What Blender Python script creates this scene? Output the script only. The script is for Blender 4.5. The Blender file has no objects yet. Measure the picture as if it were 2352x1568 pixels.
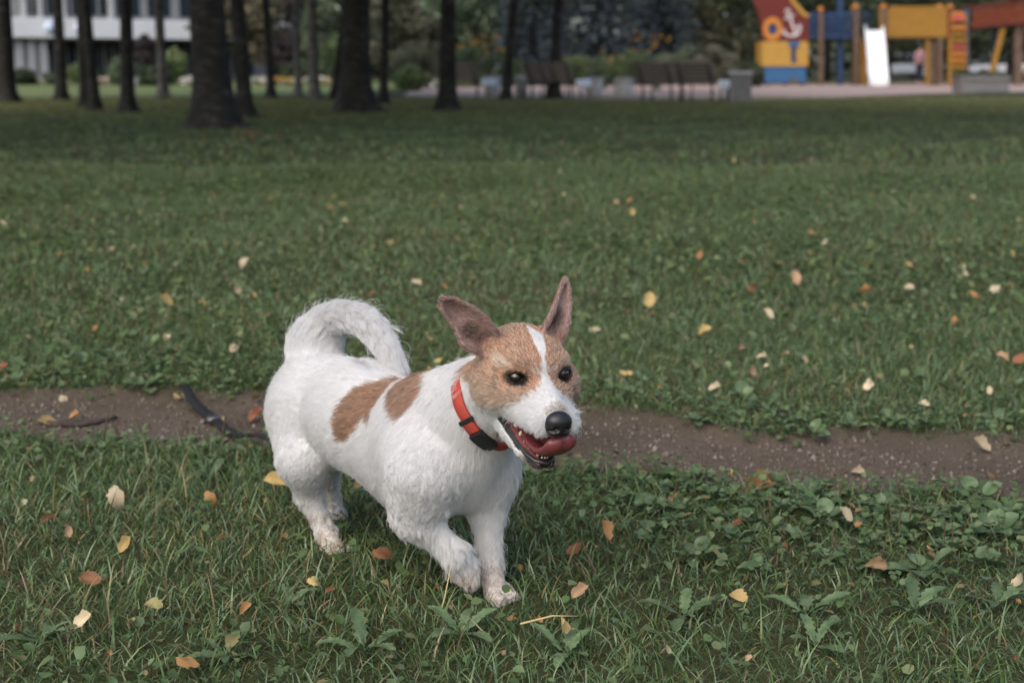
import bpy, bmesh, math, random
import numpy as np
from mathutils import Vector, Matrix, kdtree

scene = bpy.context.scene
COL = scene.collection
RNG = np.random.default_rng(7)
random.seed(7)

# ------------------------------------------------------------------ camera, sky, sun, exposure
CAM_H = 0.80
PITCH = math.atan((784 - 152) / (2352 * 50 / 36))
cam_d = bpy.data.cameras.new('camera')
cam_d.lens = 50
cam_d.sensor_width = 36
cam_d.clip_start = 0.05
cam_d.clip_end = 600
cam_d.dof.use_dof = True
cam_d.dof.focus_distance = 1.98
cam_d.dof.aperture_fstop = 5.0
cam = bpy.data.objects.new('camera', cam_d)
COL.objects.link(cam)
cam.location = (0, 0, CAM_H)
cam.rotation_euler = (math.pi / 2 - PITCH, 0, 0)
scene.camera = cam

world = bpy.data.worlds.new('World')
scene.world = world
world.use_nodes = True
wn = world.node_tree
bg = wn.nodes['Background']
sky = wn.nodes.new('ShaderNodeTexSky')
sky.sky_type = 'NISHITA'
sky.sun_disc = False
SUN_EL, SUN_AZ = math.radians(46), math.radians(208)      # azimuth measured from +y towards +x: behind the camera, to the left
sky.sun_elevation = SUN_EL
sky.sun_rotation = SUN_AZ
sky.dust_density = 3.5
sky.ozone_density = 1.0
sky.air_density = 1.0
wn.links.new(sky.outputs[0], bg.inputs[0])
bg.inputs[1].default_value = 0.13

sun_d = bpy.data.lights.new('sun', 'SUN')
sun_d.energy = 0.80
sun_d.angle = math.radians(90)
sun_d.color = (1.0, 0.965, 0.91)
sun = bpy.data.objects.new('sun', sun_d)
COL.objects.link(sun)
sv = Vector((math.sin(SUN_AZ) * math.cos(SUN_EL), math.cos(SUN_AZ) * math.cos(SUN_EL), math.sin(SUN_EL)))
sun.rotation_euler = sv.to_track_quat('Z', 'Y').to_euler()
sun.location = (0, 0, 30)

vs = scene.view_settings
vs.view_transform = 'Standard'
vs.look = 'None'
vs.gamma = 1.0
vs.use_curve_mapping = False
vs.exposure = 0.93
scene.cycles.max_bounces = 8
scene.cycles.diffuse_bounces = 4
scene.cycles.transparent_max_bounces = 8
scene.cycles.use_denoising = True
scene.cycles.caustics_reflective = False
scene.cycles.caustics_refractive = False

# ------------------------------------------------------------------ helpers
FPX = 2352 * 50 / 36
CT, ST = math.cos(PITCH), math.sin(PITCH)

def P(px, py, y):
    """Survey helper: where the line of sight through a photo point meets the upright plane at distance y."""
    a, b = (px - 1176) / FPX, -(py - 784) / FPX
    t = y / (CT + b * ST)
    return np.array([a * t, y, CAM_H + t * (-ST + b * CT)])

def G(px, py, z=0.0):
    """The same, met with the ground."""
    a, b = (px - 1176) / FPX, -(py - 784) / FPX
    t = (z - CAM_H) / (-ST + b * CT)
    return np.array([a * t, t * (CT + b * ST), z])

def tag(o, label=None, cat=None, group=None, kind=None):
    if label: o['label'] = label
    if cat: o['category'] = cat
    if group: o['group'] = group
    if kind: o['kind'] = kind
    return o

def empty(name, loc=(0, 0, 0), rz=0.0, parent=None):
    o = bpy.data.objects.new(name, None)
    COL.objects.link(o)
    o.location = loc
    o.rotation_euler = (0, 0, rz)
    o.empty_display_size = 0.1
    if parent: o.parent = parent
    return o

def link_mesh(name, me, mat=None, parent=None, smooth=False):
    o = bpy.data.objects.new(name, me)
    COL.objects.link(o)
    if mat is not None:
        for m in (mat if isinstance(mat, (list, tuple)) else [mat]):
            me.materials.append(m)
    if parent: o.parent = parent
    if smooth:
        me.polygons.foreach_set('use_smooth', np.ones(len(me.polygons), dtype=bool))
    return o

def np_mesh(name, V, Fc, k):
    """Mesh of same-size polygons (k corners) from arrays, quickly."""
    V = np.asarray(V, dtype=np.float32); Fc = np.asarray(Fc, dtype=np.int32)
    me = bpy.data.meshes.new(name)
    me.vertices.add(len(V)); me.vertices.foreach_set('co', V.ravel())
    n = len(Fc)
    me.loops.add(n * k); me.loops.foreach_set('vertex_index', Fc.ravel())
    me.polygons.add(n)
    me.polygons.foreach_set('loop_start', np.arange(0, n * k, k, dtype=np.int32))
    me.polygons.foreach_set('loop_total', np.full(n, k, dtype=np.int32))
    me.update(calc_edges=True)
    return me

def vcol(me, arr, name='col'):
    a = me.attributes.new(name, 'FLOAT_COLOR', 'POINT')
    arr = np.asarray(arr, dtype=np.float32)
    if arr.shape[1] == 3: arr = np.concatenate([arr, np.ones((len(arr), 1), np.float32)], 1)
    a.data.foreach_set('color', arr.ravel())

class MB:
    """Collects boxes, tubes and lathes into one mesh."""
    def __init__(self): self.v, self.f = [], []
    def add(self, V, Fs):
        b = len(self.v)
        self.v.extend([tuple(map(float, p)) for p in V])
        self.f.extend([tuple(i + b for i in f) for f in Fs])
        return self
    def box(self, c, s, rz=0.0, rx=0.0, ry=0.0):
        M = Matrix.Rotation(rz, 3, 'Z') @ Matrix.Rotation(ry, 3, 'Y') @ Matrix.Rotation(rx, 3, 'X')
        V = [Vector(c) + M @ Vector((x * s[0] / 2, y * s[1] / 2, z * s[2] / 2)) for x in (-1, 1) for y in (-1, 1) for z in (-1, 1)]
        return self.add(V, [(0, 1, 3, 2), (4, 6, 7, 5), (0, 4, 5, 1), (2, 3, 7, 6), (0, 2, 6, 4), (1, 5, 7, 3)])
    def tube(self, pts, rads, n=8, cap=True, flat=1.0):
        pts = [np.array(p, float) for p in pts]
        if np.isscalar(rads): rads = [rads] * len(pts)
        V, Fs = [], []
        up = np.array([0, 0, 1.0])
        for i, p in enumerate(pts):
            d = pts[min(i + 1, len(pts) - 1)] - pts[max(i - 1, 0)]
            d = d / (np.linalg.norm(d) + 1e-9)
            ref = up if abs(d @ up) < 0.95 else np.array([1.0, 0, 0])
            a = np.cross(d, ref); a /= np.linalg.norm(a); b = np.cross(a, d)
            for k in range(n):
                t = 2 * math.pi * k / n
                V.append(p + rads[i] * (math.cos(t) * a + flat * math.sin(t) * b))
        for i in range(len(pts) - 1):
            for k in range(n):
                k2 = (k + 1) % n
                Fs.append((i * n + k, i * n + k2, (i + 1) * n + k2, (i + 1) * n + k))
        if cap:
            Fs.append(tuple(range(n))); Fs.append(tuple((len(pts) - 1) * n + k for k in reversed(range(n))))
        return self.add(V, Fs)
    def lathe(self, c, prof, n=16):
        V, Fs = [], []
        for (r, z) in prof:
            for k in range(n):
                t = 2 * math.pi * k / n
                V.append((c[0] + r * math.cos(t), c[1] + r * math.sin(t), c[2] + z))
        for i in range(len(prof) - 1):
            for k in range(n):
                k2 = (k + 1) % n
                Fs.append((i * n + k, i * n + k2, (i + 1) * n + k2, (i + 1) * n + k))
        Fs.append(tuple(reversed(range(n)))); Fs.append(tuple((len(prof) - 1) * n + k for k in range(n)))
        return self.add(V, Fs)
    def prism(self, poly, y0, y1):
        """Outline in x,z extruded from y0 to y1."""
        n = len(poly)
        V = [(x, y0, z) for x, z in poly] + [(x, y1, z) for x, z in poly]
        Fs = [tuple(range(n)), tuple(reversed(range(n, 2 * n)))] + [(i, (i + 1) % n, (i + 1) % n + n, i + n) for i in range(n)]
        return self.add(V, Fs)
    def mesh(self, name):
        me = bpy.data.meshes.new(name)
        me.from_pydata(self.v, [], self.f)
        bm = bmesh.new(); bm.from_mesh(me)
        bmesh.ops.recalc_face_normals(bm, faces=bm.faces); bm.to_mesh(me); bm.free()
        return me
    def build(self, name, mat, parent=None, smooth=False, bevel=0.0):
        me = self.mesh(name)
        o = link_mesh(name, me, mat, parent, smooth)
        if bevel > 0:
            b = o.modifiers.new('bevel', 'BEVEL'); b.width = bevel; b.segments = 2; b.limit_method = 'ANGLE'
        return o

def new_mat(name):
    m = bpy.data.materials.new(name); m.use_nodes = True
    nt = m.node_tree
    return m, nt, nt.nodes['Principled BSDF']

def noise_mat(name, c1, c2, scale=20.0, rough=0.8, bump=0.2, bump_dist=0.01, detail=4.0, spec=0.3, coat=0.0):
    """A plain surface: two tones of one material mixed by noise, with a fine relief."""
    m, nt, b = new_mat(name)
    tc = nt.nodes.new('ShaderNodeTexCoord')
    n = nt.nodes.new('ShaderNodeTexNoise'); n.inputs['Scale'].default_value = scale; n.inputs['Detail'].default_value = detail
    nt.links.new(tc.outputs['Object'], n.inputs['Vector'])
    r = nt.nodes.new('ShaderNodeValToRGB')
    r.color_ramp.elements[0].position = 0.3; r.color_ramp.elements[0].color = (*c1, 1)
    r.color_ramp.elements[1].position = 0.7; r.color_ramp.elements[1].color = (*c2, 1)
    nt.links.new(n.outputs['Fac'], r.inputs[0]); nt.links.new(r.outputs[0], b.inputs['Base Color'])
    b.inputs['Roughness'].default_value = rough
    b.inputs['Specular IOR Level'].default_value = spec
    if coat: b.inputs['Coat Weight'].default_value = coat
    if bump:
        bp = nt.nodes.new('ShaderNodeBump'); bp.inputs['Strength'].default_value = bump; bp.inputs['Distance'].default_value = bump_dist
        nt.links.new(n.outputs['Fac'], bp.inputs['Height']); nt.links.new(bp.outputs[0], b.inputs['Normal'])
    return m

def attr_mat(name, rough=0.6, transl=0.3, spec=0.3, attr='col'):
    """Leaf and blade material: colour stored per point, some light passing through."""
    m, nt, b = new_mat(name)
    a = nt.nodes.new('ShaderNodeAttribute'); a.attribute_name = attr
    b.inputs['Roughness'].default_value = rough
    b.inputs['Specular IOR Level'].default_value = spec
    nt.links.new(a.outputs['Color'], b.inputs['Base Color'])
    if transl > 0:
        t = nt.nodes.new('ShaderNodeBsdfTranslucent'); nt.links.new(a.outputs['Color'], t.inputs['Color'])
        mx = nt.nodes.new('ShaderNodeMixShader'); mx.inputs[0].default_value = transl
        nt.links.new(b.outputs[0], mx.inputs[1]); nt.links.new(t.outputs[0], mx.inputs[2])
        nt.links.new(mx.outputs[0], nt.nodes['Material Output'].inputs['Surface'])
    return m
# ------------------------------------------------------------------ the ground
def hgt(x, y):
    return (.012 * np.sin(x * 1.3 + y * .7) + .008 * np.sin(x * 3.1 - y * 2.3 + 1) + .03 * np.sin(x * .23 + 2) * np.sin(y * .19) * np.clip((y - 4) / 10, 0, 1)) * np.clip((31 - y) / 7, 0, 1)
# worn path: centre line and half width by x, read where the photo shows its edges
_far = np.array([G(*q)[:2] for q in ((0, 922), (133, 917), (266, 917), (398, 919), (531, 916), (700, 915), (1000, 922), (1200, 930), (1342, 948), (1440, 950), (1549, 975), (1687, 1004), (1810, 1017), (1982, 1009), (2179, 1003), (2352, 1007))])
_near = np.array([G(*q)[:2] for q in ((0, 978), (133, 986), (266, 988), (398, 1000), (531, 1004), (611, 1014), (800, 1040), (1100, 1055), (1317, 1064), (1490, 1078), (1687, 1098), (1932, 1092), (2179, 1100), (2352, 1112))])
PX = np.arange(-4.2, 4.6, .1)
PU = np.interp(PX, _far[:, 0], _far[:, 1])
PL = np.interp(PX, _near[:, 0], _near[:, 1]) - .075
def path_edges(x): return np.interp(x, PX, PL) + .025 * np.sin(x * 9) + .015 * np.sin(x * 23 + 1), np.interp(x, PX, PU) + .03 * np.sin(x * 7 + 2) + .018 * np.sin(x * 19)
def in_path(x, y):
    lo, hi = path_edges(x); return np.minimum(y - lo, hi - y)          # positive inside
def ground_z(x, y): return hgt(x, y) - .022 * sst_(in_path(x, y), -.06, .05)
def sst_(x, a, b):
    t = np.clip((x - a) / (b - a), 0, 1); return t * t * (3 - 2 * t)

def soil_mat(name, c1, c2, c3, s1, s2, bump):
    m, nt, b = new_mat(name)
    tc = nt.nodes.new('ShaderNodeTexCoord')
    n1 = nt.nodes.new('ShaderNodeTexNoise'); n1.inputs['Scale'].default_value = s1; n1.inputs['Detail'].default_value = 6
    n2 = nt.nodes.new('ShaderNodeTexNoise'); n2.inputs['Scale'].default_value = s2; n2.inputs['Detail'].default_value = 8; n2.inputs['Roughness'].default_value = .7
    for n in (n1, n2): nt.links.new(tc.outputs['Object'], n.inputs['Vector'])
    r = nt.nodes.new('ShaderNodeValToRGB'); r.color_ramp.elements[0].position = .32; r.color_ramp.elements[1].position = .68
    r.color_ramp.elements[0].color = (*c1, 1); r.color_ramp.elements[1].color = (*c2, 1)
    nt.links.new(n2.outputs['Fac'], r.inputs[0])
    mx = nt.nodes.new('ShaderNodeMixRGB'); mx.inputs[2].default_value = (*c3, 1)
    r2 = nt.nodes.new('ShaderNodeValToRGB'); r2.color_ramp.elements[0].position = .45; r2.color_ramp.elements[1].position = .7
    nt.links.new(n1.outputs['Fac'], r2.inputs[0]); nt.links.new(r2.outputs[0], mx.inputs[0]); nt.links.new(r.outputs[0], mx.inputs[1])
    nt.links.new(mx.outputs[0], b.inputs['Base Color']); b.inputs['Roughness'].default_value = .95; b.inputs['Specular IOR Level'].default_value = .15
    bp = nt.nodes.new('ShaderNodeBump'); bp.inputs['Strength'].default_value = bump; bp.inputs['Distance'].default_value = .01
    nt.links.new(n2.outputs['Fac'], bp.inputs['Height']); nt.links.new(bp.outputs[0], b.inputs['Normal'])
    return m
M_SOIL = soil_mat('lawn_soil', (.028, .034, .014), (.052, .062, .024), (.060, .050, .028), .35, 60, .5)
M_PATH = soil_mat('path_dirt', (.066, .051, .037), (.215, .168, .128), (.095, .075, .052), 2.6, 190, 1.0)
M_GRAVEL = soil_mat('gravel_ground', (.30, .22, .19), (.37, .28, .245), (.32, .25, .20), .4, 8, .3)
M_FARLAWN = soil_mat('far_lawn', (.085, .12, .04), (.13, .165, .06), (.16, .16, .07), .15, 3, .3)

# lawn: one sheet out to the horizon, dense near the camera
ax = np.unique(np.concatenate([np.linspace(-500, -12, 12), np.arange(-12, -3.2, .5), np.arange(-3.2, 3.21, .04), np.arange(3.5, 12.1, .5), np.linspace(12, 500, 12)]))
ay = np.unique(np.concatenate([np.linspace(-120, 0, 4), np.arange(0, 1.2, .3), np.arange(1.2, 4.6, .035), np.arange(4.6, 12, .3), np.arange(12, 40, 1.5), np.linspace(40, 540, 12)]))
gx, gy = np.meshgrid(ax, ay, indexing='ij')
gz = np.where(gy < 60, ground_z(gx, gy), 0)
nx, ny = len(ax), len(ay)
ii, jj = np.meshgrid(np.arange(nx - 1), np.arange(ny - 1), indexing='ij')
q = np.stack([ii * ny + jj, (ii + 1) * ny + jj, (ii + 1) * ny + jj + 1, ii * ny + jj + 1], -1).reshape(-1, 4)
tag(link_mesh('lawn', np_mesh('lawn', np.stack([gx, gy, gz], -1).reshape(-1, 3), q, 4), M_SOIL, smooth=True), kind='structure')
# path sheet, 5 mm over the lawn sheet
px_ = np.arange(-4, 4.5, .03); ntx = 14
lo, hi = path_edges(px_)
V = np.stack([np.stack([px_, lo + (hi - lo) * t, ground_z(px_, lo + (hi - lo) * t) + .005], -1) for t in np.linspace(-.12, 1.12, ntx)], 1).reshape(-1, 3)
ii, jj = np.meshgrid(np.arange(len(px_) - 1), np.arange(ntx - 1), indexing='ij')
q = np.stack([ii * ntx + jj, (ii + 1) * ntx + jj, (ii + 1) * ntx + jj + 1, ii * ntx + jj + 1], -1).reshape(-1, 4)
tag(link_mesh('path', np_mesh('path', V, q, 4), M_PATH, smooth=True), kind='structure')
# pale gravel square of the playground, and the bright open lawn past the grove
def sheet(name, pts, z, mat):
    me = bpy.data.meshes.new(name); me.from_pydata([(x, y, z) for x, y in pts], [], [tuple(range(len(pts)))])
    return tag(link_mesh(name, me, mat), kind='structure')
gp = [tuple(G(*p)[:2]) for p in ((925, 221), (1050, 228), (1400, 232), (1750, 231), (2100, 217), (2420, 210), (2900, 205))]
sheet('gravel_ground', gp + [(60, 68), (20, 68), (6, 64), (-3.5, 52)], .008, M_GRAVEL)
sheet('far_lawn', [(-60, 37.5), (-16, 36.5), (-9, 37), (-5, 40), (-4.2, 52), (-6, 72), (-60, 72)], .006, M_FARLAWN)

# ------------------------------------------------------------------ grass
M_GRASS = attr_mat('grass_blade', .38, .25, .5)
def rnd_patch(x, y, f, ph=0):
    return .5 + .25 * (np.sin(x * f + ph + 1.7 * np.sin(y * f * .7)) + np.sin(y * f * 1.3 - ph + 1.3 * np.sin(x * f * .9)))
def grass_tones(n, x, y):
    base = np.array([[.040, .072, .022], [.054, .088, .028], [.048, .082, .036], [.072, .102, .034], [.034, .060, .020], [.062, .098, .048], [.092, .122, .060]])
    c = base[RNG.integers(0, len(base), n)] * RNG.uniform(1.1, 2.6, (n, 1))
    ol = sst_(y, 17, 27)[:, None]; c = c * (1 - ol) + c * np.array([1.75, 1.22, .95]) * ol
    dry = RNG.random(n) < .085 + .10 * (rnd_patch(x, y, 2.1, 3) > .72)
    c[dry] = np.array([.24, .19, .085]) * RNG.uniform(.5, 1.2, (dry.sum(), 1))
    br = RNG.random(n) < .025; c[br] = np.array([.11, .060, .030]) * RNG.uniform(.6, 1.2, (br.sum(), 1))
    return c
def scatter(n, y0, y1, marg):
    y = np.sqrt(RNG.random(n) * (y1 ** 2 - y0 ** 2) + y0 ** 2)
    return RNG.uniform(-1, 1, n) * (.362 * y + marg), y
def blades(n, y0, y1, marg, hr, wr, segs, lean, density=None):
    x, y = scatter(n, y0, y1, marg)
    ip = in_path(x, y)
    k = (ip < -.03 + RNG.exponential(.035, n)) | ((RNG.random(n) < .03) & (rnd_patch(x, y, 7.0, 9) > .60)) if y0 < 5 else np.ones(n, bool)
    if density is not None: k &= RNG.random(n) < density(x, y)
    x, y = x[k], y[k]; n = len(x)
    ip = in_path(x, y) if y0 < 5 else np.full(n, -9.)
    clump = .75 + .6 * rnd_patch(x, y, 6.0, 1) * rnd_patch(x, y, 2.3, 4)
    h = RNG.uniform(*hr, n) * clump * np.where(ip > -.03, .55, 1)
    if y0 < 2:
        for fx, fy in ((-.302, 2.25), (-.31, 2.41), (-.02, 2.03), (-.06, 2.01)): h *= 1 - .2 * np.exp(-((x - fx) ** 2 + (y - fy) ** 2) / .09 ** 2)
    w = RNG.uniform(*wr, n)
    a = RNG.uniform(0, 2 * math.pi, n); d = np.stack([np.cos(a), np.sin(a)], 1)
    f = RNG.uniform(0, 2 * math.pi, n); sx = np.stack([np.cos(f), np.sin(f)], 1)
    ln = RNG.uniform(*lean, n)
    z0 = ground_z(x, y) - .004
    V = []; C = []
    col = grass_tones(n, x, y)
    for i in range(segs + 1):
        t = i / segs
        out = h * np.sin(ln * t) * t ** .6; up = h * t * np.cos(ln * t * .85)
        c = np.stack([x + d[:, 0] * out, y + d[:, 1] * out, z0 + up], 1)
        ww = w * (1 - t) ** .6 * .5
        if i < segs:
            V += [c + np.concatenate([sx * ww[:, None], np.zeros((n, 1))], 1), c - np.concatenate([sx * ww[:, None], np.zeros((n, 1))], 1)]
        else: V += [c]
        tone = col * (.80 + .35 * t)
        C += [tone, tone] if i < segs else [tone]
    nv = 2 * segs + 1
    V = np.stack(V, 1).reshape(-1, 3); C = np.stack(C, 1).reshape(-1, 3)
    tr = []
    for i in range(segs - 1): tr += [(2 * i, 2 * i + 1, 2 * i + 3), (2 * i, 2 * i + 3, 2 * i + 2)]
    tr += [(2 * segs - 2, 2 * segs - 1, 2 * segs)]
    F_ = (np.arange(n)[:, None, None] * nv + np.array(tr)[None]).reshape(-1, 3)
    return V, F_, C
def stuff_mesh(name, sets, mat, label=None, cat=None):
    V, F_, C, o = [], [], [], 0
    for v, f, c in sets: V.append(v); F_.append(f + o); C.append(c); o += len(v)
    me = np_mesh(name, np.concatenate(V), np.concatenate(F_), 3); vcol(me, np.concatenate(C))
    return tag(link_mesh(name, me, mat, smooth=True), label, cat, kind='stuff')
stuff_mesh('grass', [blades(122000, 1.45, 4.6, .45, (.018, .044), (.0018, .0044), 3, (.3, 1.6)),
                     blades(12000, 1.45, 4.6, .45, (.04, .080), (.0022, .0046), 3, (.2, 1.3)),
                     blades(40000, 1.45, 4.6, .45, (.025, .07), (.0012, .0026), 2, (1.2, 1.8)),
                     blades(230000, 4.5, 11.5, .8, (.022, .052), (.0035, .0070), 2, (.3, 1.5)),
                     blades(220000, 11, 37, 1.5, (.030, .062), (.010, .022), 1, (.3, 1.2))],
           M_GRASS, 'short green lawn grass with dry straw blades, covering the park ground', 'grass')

# low broad-leaved ground cover among the blades
def ovate(n, ln, w, curl=.3):
    """Outline points of a leaf: (L,2) along and across."""
    t = np.linspace(0, 1, n); return t * ln, w * np.sin(math.pi * t ** .8) ** .9
def cover(n, y0, y1, marg, size, density, hz):
    x, y = scatter(n, y0, y1, marg)
    k = (RNG.random(n) < density(x, y)) & (in_path(x, y) < RNG.uniform(-.02, .05, n)); x, y = x[k], y[k]; n = len(x)
    z = ground_z(x, y) + RNG.uniform(*hz, n)
    s = RNG.uniform(*size, n); a = RNG.uniform(0, 2 * math.pi, n); tl = RNG.uniform(-.25, .75, n); el = RNG.uniform(.55, .95, n)
    d = np.stack([np.cos(a) * np.cos(tl), np.sin(a) * np.cos(tl), np.sin(tl)], 1); b = np.stack([-np.sin(a), np.cos(a), RNG.normal(0, .25, n)], 1)
    u = np.cross(d, b); p = np.stack([x, y, z], 1)
    pts = []
    for (t, wd, lift) in ((0, 0, 0), (.25, .42, .06), (.25, -.42, .06), (.62, .46, .07), (.62, -.46, .07), (1, 0, -.10), (.45, 0, -.02)):
        pts.append(p + s[:, None] * (d * t + b * (wd * el)[:, None] + u * lift))
    V = np.stack(pts, 1).reshape(-1, 3)
    tr = np.array([(0, 6, 1), (0, 2, 6), (1, 6, 3), (2, 4, 6), (3, 6, 5), (6, 4, 5)])
    F_ = (np.arange(n)[:, None, None] * 7 + tr[None]).reshape(-1, 3)
    base = np.array([[.046, .080, .026], [.060, .098, .036], [.076, .110, .046], [.042, .068, .022], [.096, .120, .052]])
    c = base[RNG.integers(0, 5, n)] * RNG.uniform(1.1, 1.8, (n, 1))
    old = RNG.random(n) < .04; c[old] = np.array([.20, .15, .07])
    return V, F_, np.repeat(c, 7, 0)
def den_near(x, y): return np.clip(.12 + .6 * sst_(rnd_patch(x, y, 2.6, 2), .55, .85) + .30 * (x > .25) * (y < 2.9) * (y > 2.05) + .6 * (np.abs(in_path(x, y) + .10) < .12), 0, 1)
def den_mid(x, y): return np.clip(.18 + .55 * (rnd_patch(x, y, 1.6, 5) > .66), 0, 1)
stuff_mesh('ground_cover', [cover(34000, 1.45, 4.6, .45, (.008, .021), den_near, (.006, .042)),
                            cover(46000, 3.3, 11.0, .6, (.016, .036), den_mid, (.010, .045))],
           M_GRASS, 'small clover-like weed leaves spread low among the grass', 'ground cover')
# pebbles in the path
x = RNG.uniform(-3.6, 3.6, 22000); lo, hi = path_edges(x); y = lo + (hi - lo) * RNG.random(22000)
s = .0013 + .005 * RNG.random(22000) ** 4; s[:60] = RNG.uniform(.006, .012, 60)
oct_ = np.array([(1, 0, 0), (-1, 0, 0), (0, 1, 0), (0, -1, 0), (0, 0, 1), (0, 0, -1)], float)
V = (np.stack([x, y, ground_z(x, y) + .005 + s * .25], 1)[:, None] + oct_[None] * s[:, None, None] * RNG.uniform(.6, 1.2, (22000, 6, 1))).reshape(-1, 3)
tr = np.array([(0, 2, 4), (2, 1, 4), (1, 3, 4), (3, 0, 4), (2, 0, 5), (1, 2, 5), (3, 1, 5), (0, 3, 5)])
F_ = (np.arange(22000)[:, None, None] * 6 + tr[None]).reshape(-1, 3)
pc_ = np.array([[.14, .11, .088], [.18, .15, .125], [.10, .078, .062], [.21, .18, .155], [.08, .065, .052]])[RNG.integers(0, 5, 22000)] * RNG.uniform(.7, 1.2, (22000, 1))
M_PEB = attr_mat('pebble', .85, 0, .2)
stuff_mesh('pebbles', [(V, F_, np.repeat(pc_, 6, 0))], M_PEB, 'grit and small pebbles strewn over the dirt path', 'pebbles')
# ------------------------------------------------------------------ grove of birches
def bark_mat():
    m, nt, b = new_mat('birch_bark')
    tc = nt.nodes.new('ShaderNodeTexCoord'); mp = nt.nodes.new('ShaderNodeMapping'); mp.inputs['Scale'].default_value = (3.2, 3.2, 9)
    nt.links.new(tc.outputs['Object'], mp.inputs['Vector'])
    n = nt.nodes.new('ShaderNodeTexNoise'); n.inputs['Scale'].default_value = 1.4; n.inputs['Detail'].default_value = 8; n.inputs['Roughness'].default_value = .7
    nt.links.new(mp.outputs[0], n.inputs['Vector'])
    r = nt.nodes.new('ShaderNodeValToRGB')
    for p, c in ((.32, (.006, .0055, .0045)), (.52, (.016, .0145, .011)), (.68, (.075, .070, .062))):
        e = r.color_ramp.elements.new(p); e.color = (*c, 1)
    r.color_ramp.elements.remove(r.color_ramp.elements[0]); r.color_ramp.elements.remove(r.color_ramp.elements[-1])
    nt.links.new(n.outputs['Fac'], r.inputs[0]); nt.links.new(r.outputs[0], b.inputs['Base Color'])
    b.inputs['Roughness'].default_value = .9
    bp = nt.nodes.new('ShaderNodeBump'); bp.inputs['Strength'].default_value = .8; bp.inputs['Distance'].default_value = .03
    nt.links.new(n.outputs['Fac'], bp.inputs['Height']); nt.links.new(bp.outputs[0], b.inputs['Normal'])
    return m
M_BARK = bark_mat()
M_BARK2 = noise_mat('pale_birch_bark', (.02, .018, .016), (.17, .16, .145), 6, .8, .4, .02, 6)
M_LEAF = attr_mat('tree_leaf', .55, .22, .3)

def leaf_cloud(clumps, n, size, cols, flat=.0, droop=0.0, seed=None):
    """Leaf cards gathered in clumps (cx,cy,cz,rx,ry,rz): vertices, quads and colours."""
    rg = np.random.default_rng(seed if seed is not None else RNG.integers(1 << 30))
    cl = np.array(clumps, float)
    w = (cl[:, 3] * cl[:, 4] * cl[:, 5]) ** .67; ci = rg.choice(len(cl), n, p=w / w.sum())
    v = rg.normal(size=(n, 3)); v /= np.linalg.norm(v, axis=1, keepdims=True)
    rr = rg.uniform(.45, 1.0, n) ** .6
    p = cl[ci, :3] + v * rr[:, None] * cl[ci, 3:6]
    s = rg.uniform(*size, n)
    nn = v * .6 + rg.normal(size=(n, 3)); nn[:, 2] += flat; nn /= np.linalg.norm(nn, axis=1, keepdims=True)
    a = np.cross(nn, rg.normal(size=(n, 3))); a /= np.linalg.norm(a, axis=1, keepdims=True)
    a[:, 2] -= droop; b = np.cross(nn, a)
    V = np.stack([p - a * s[:, None], p + b * (s * .5)[:, None], p + a * s[:, None], p - b * (s * .5)[:, None]], 1).reshape(-1, 3)
    V[:, 2] = np.maximum(V[:, 2], .02)
    cols = np.array(cols, float)
    cc = cols[rg.integers(0, len(cols), len(cl))][ci]
    k = rg.random(n) < .35; cc[k] = cols[rg.integers(0, len(cols), k.sum())]
    cc = cc * rg.uniform(.65, 1.35, (n, 1))
    return V, np.arange(n * 4).reshape(-1, 4), np.repeat(cc, 4, 0)
def leaf_mesh(name, clumps, n, size, cols, **k):
    V, Q, C_ = leaf_cloud(clumps, n, size, cols, **k)
    me = np_mesh(name, V, Q, 4); vcol(me, C_); return me
def shell_clumps(rx, ry, rz, cz, n, r, seed, low=-1.0):
    rg = np.random.default_rng(seed); out = []
    while len(out) < n:
        v = rg.normal(size=3); v /= np.linalg.norm(v)
        if v[2] < low: continue
        k = rg.uniform(.45, .95); q = rg.uniform(.7, 1.3) * r
        out.append((v[0] * rx * k, v[1] * ry * k, cz + v[2] * rz * k, q, q, q * .8))
    return out
def trunk_mesh(r0, r1, h, lean, seed, bend=.0, flare=1.6):
    rg = np.random.default_rng(seed)
    zs = [-.06, 0, .06, .14, .26, .45, .8, 1.3, 2.0, 3.0, 4.5, 6.5, 9, h]
    pts, rad = [], []
    for z in zs:
        k = max(z, 0) / h
        pts.append((lean[0] * max(z, 0) + bend * math.sin(k * 5 + seed), lean[1] * max(z, 0) + bend * math.cos(k * 4 + seed) - bend, z))
        rad.append((r0 + (r1 - r0) * k) * (1 + (flare - 1) * math.exp(-max(z, 0) / (.07 + .7 * r0)) + rg.normal(0, .02)))
    mb = MB().tube(pts, rad, 18)
    ph = rg.uniform(0, 6.28, 3)
    for i, (x, y, z) in enumerate(mb.v):                             # ribs and root toes
        kk = min(i // 18, len(pts) - 1); cx_, cy_ = pts[kk][0], pts[kk][1]
        a = math.atan2(y - cy_, x - cx_)
        m = 1 + .05 * math.sin(3 * a + ph[0] + z) + .03 * math.sin(7 * a + ph[1] + 2 * z) + .20 * math.exp(-max(z, 0) / .15) * math.sin(4 * a + ph[2])
        mb.v[i] = (cx_ + (x - cx_) * m, cy_ + (y - cy_) * m, z)
    return mb.mesh('trunk')
BIRCH = [[.055, .085, .030], [.075, .10, .035], [.045, .072, .026], [.12, .11, .035], [.065, .09, .04]]
CROWNS = [leaf_mesh('crown', shell_clumps(5.0, 5.0, 3.8, 8.2, 60, 1.5, 40 + i, -.8), 4600, (.20, .42), BIRCH, seed=60 + i) for i in range(3)]
for m in CROWNS: m.materials.append(M_LEAF)
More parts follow.
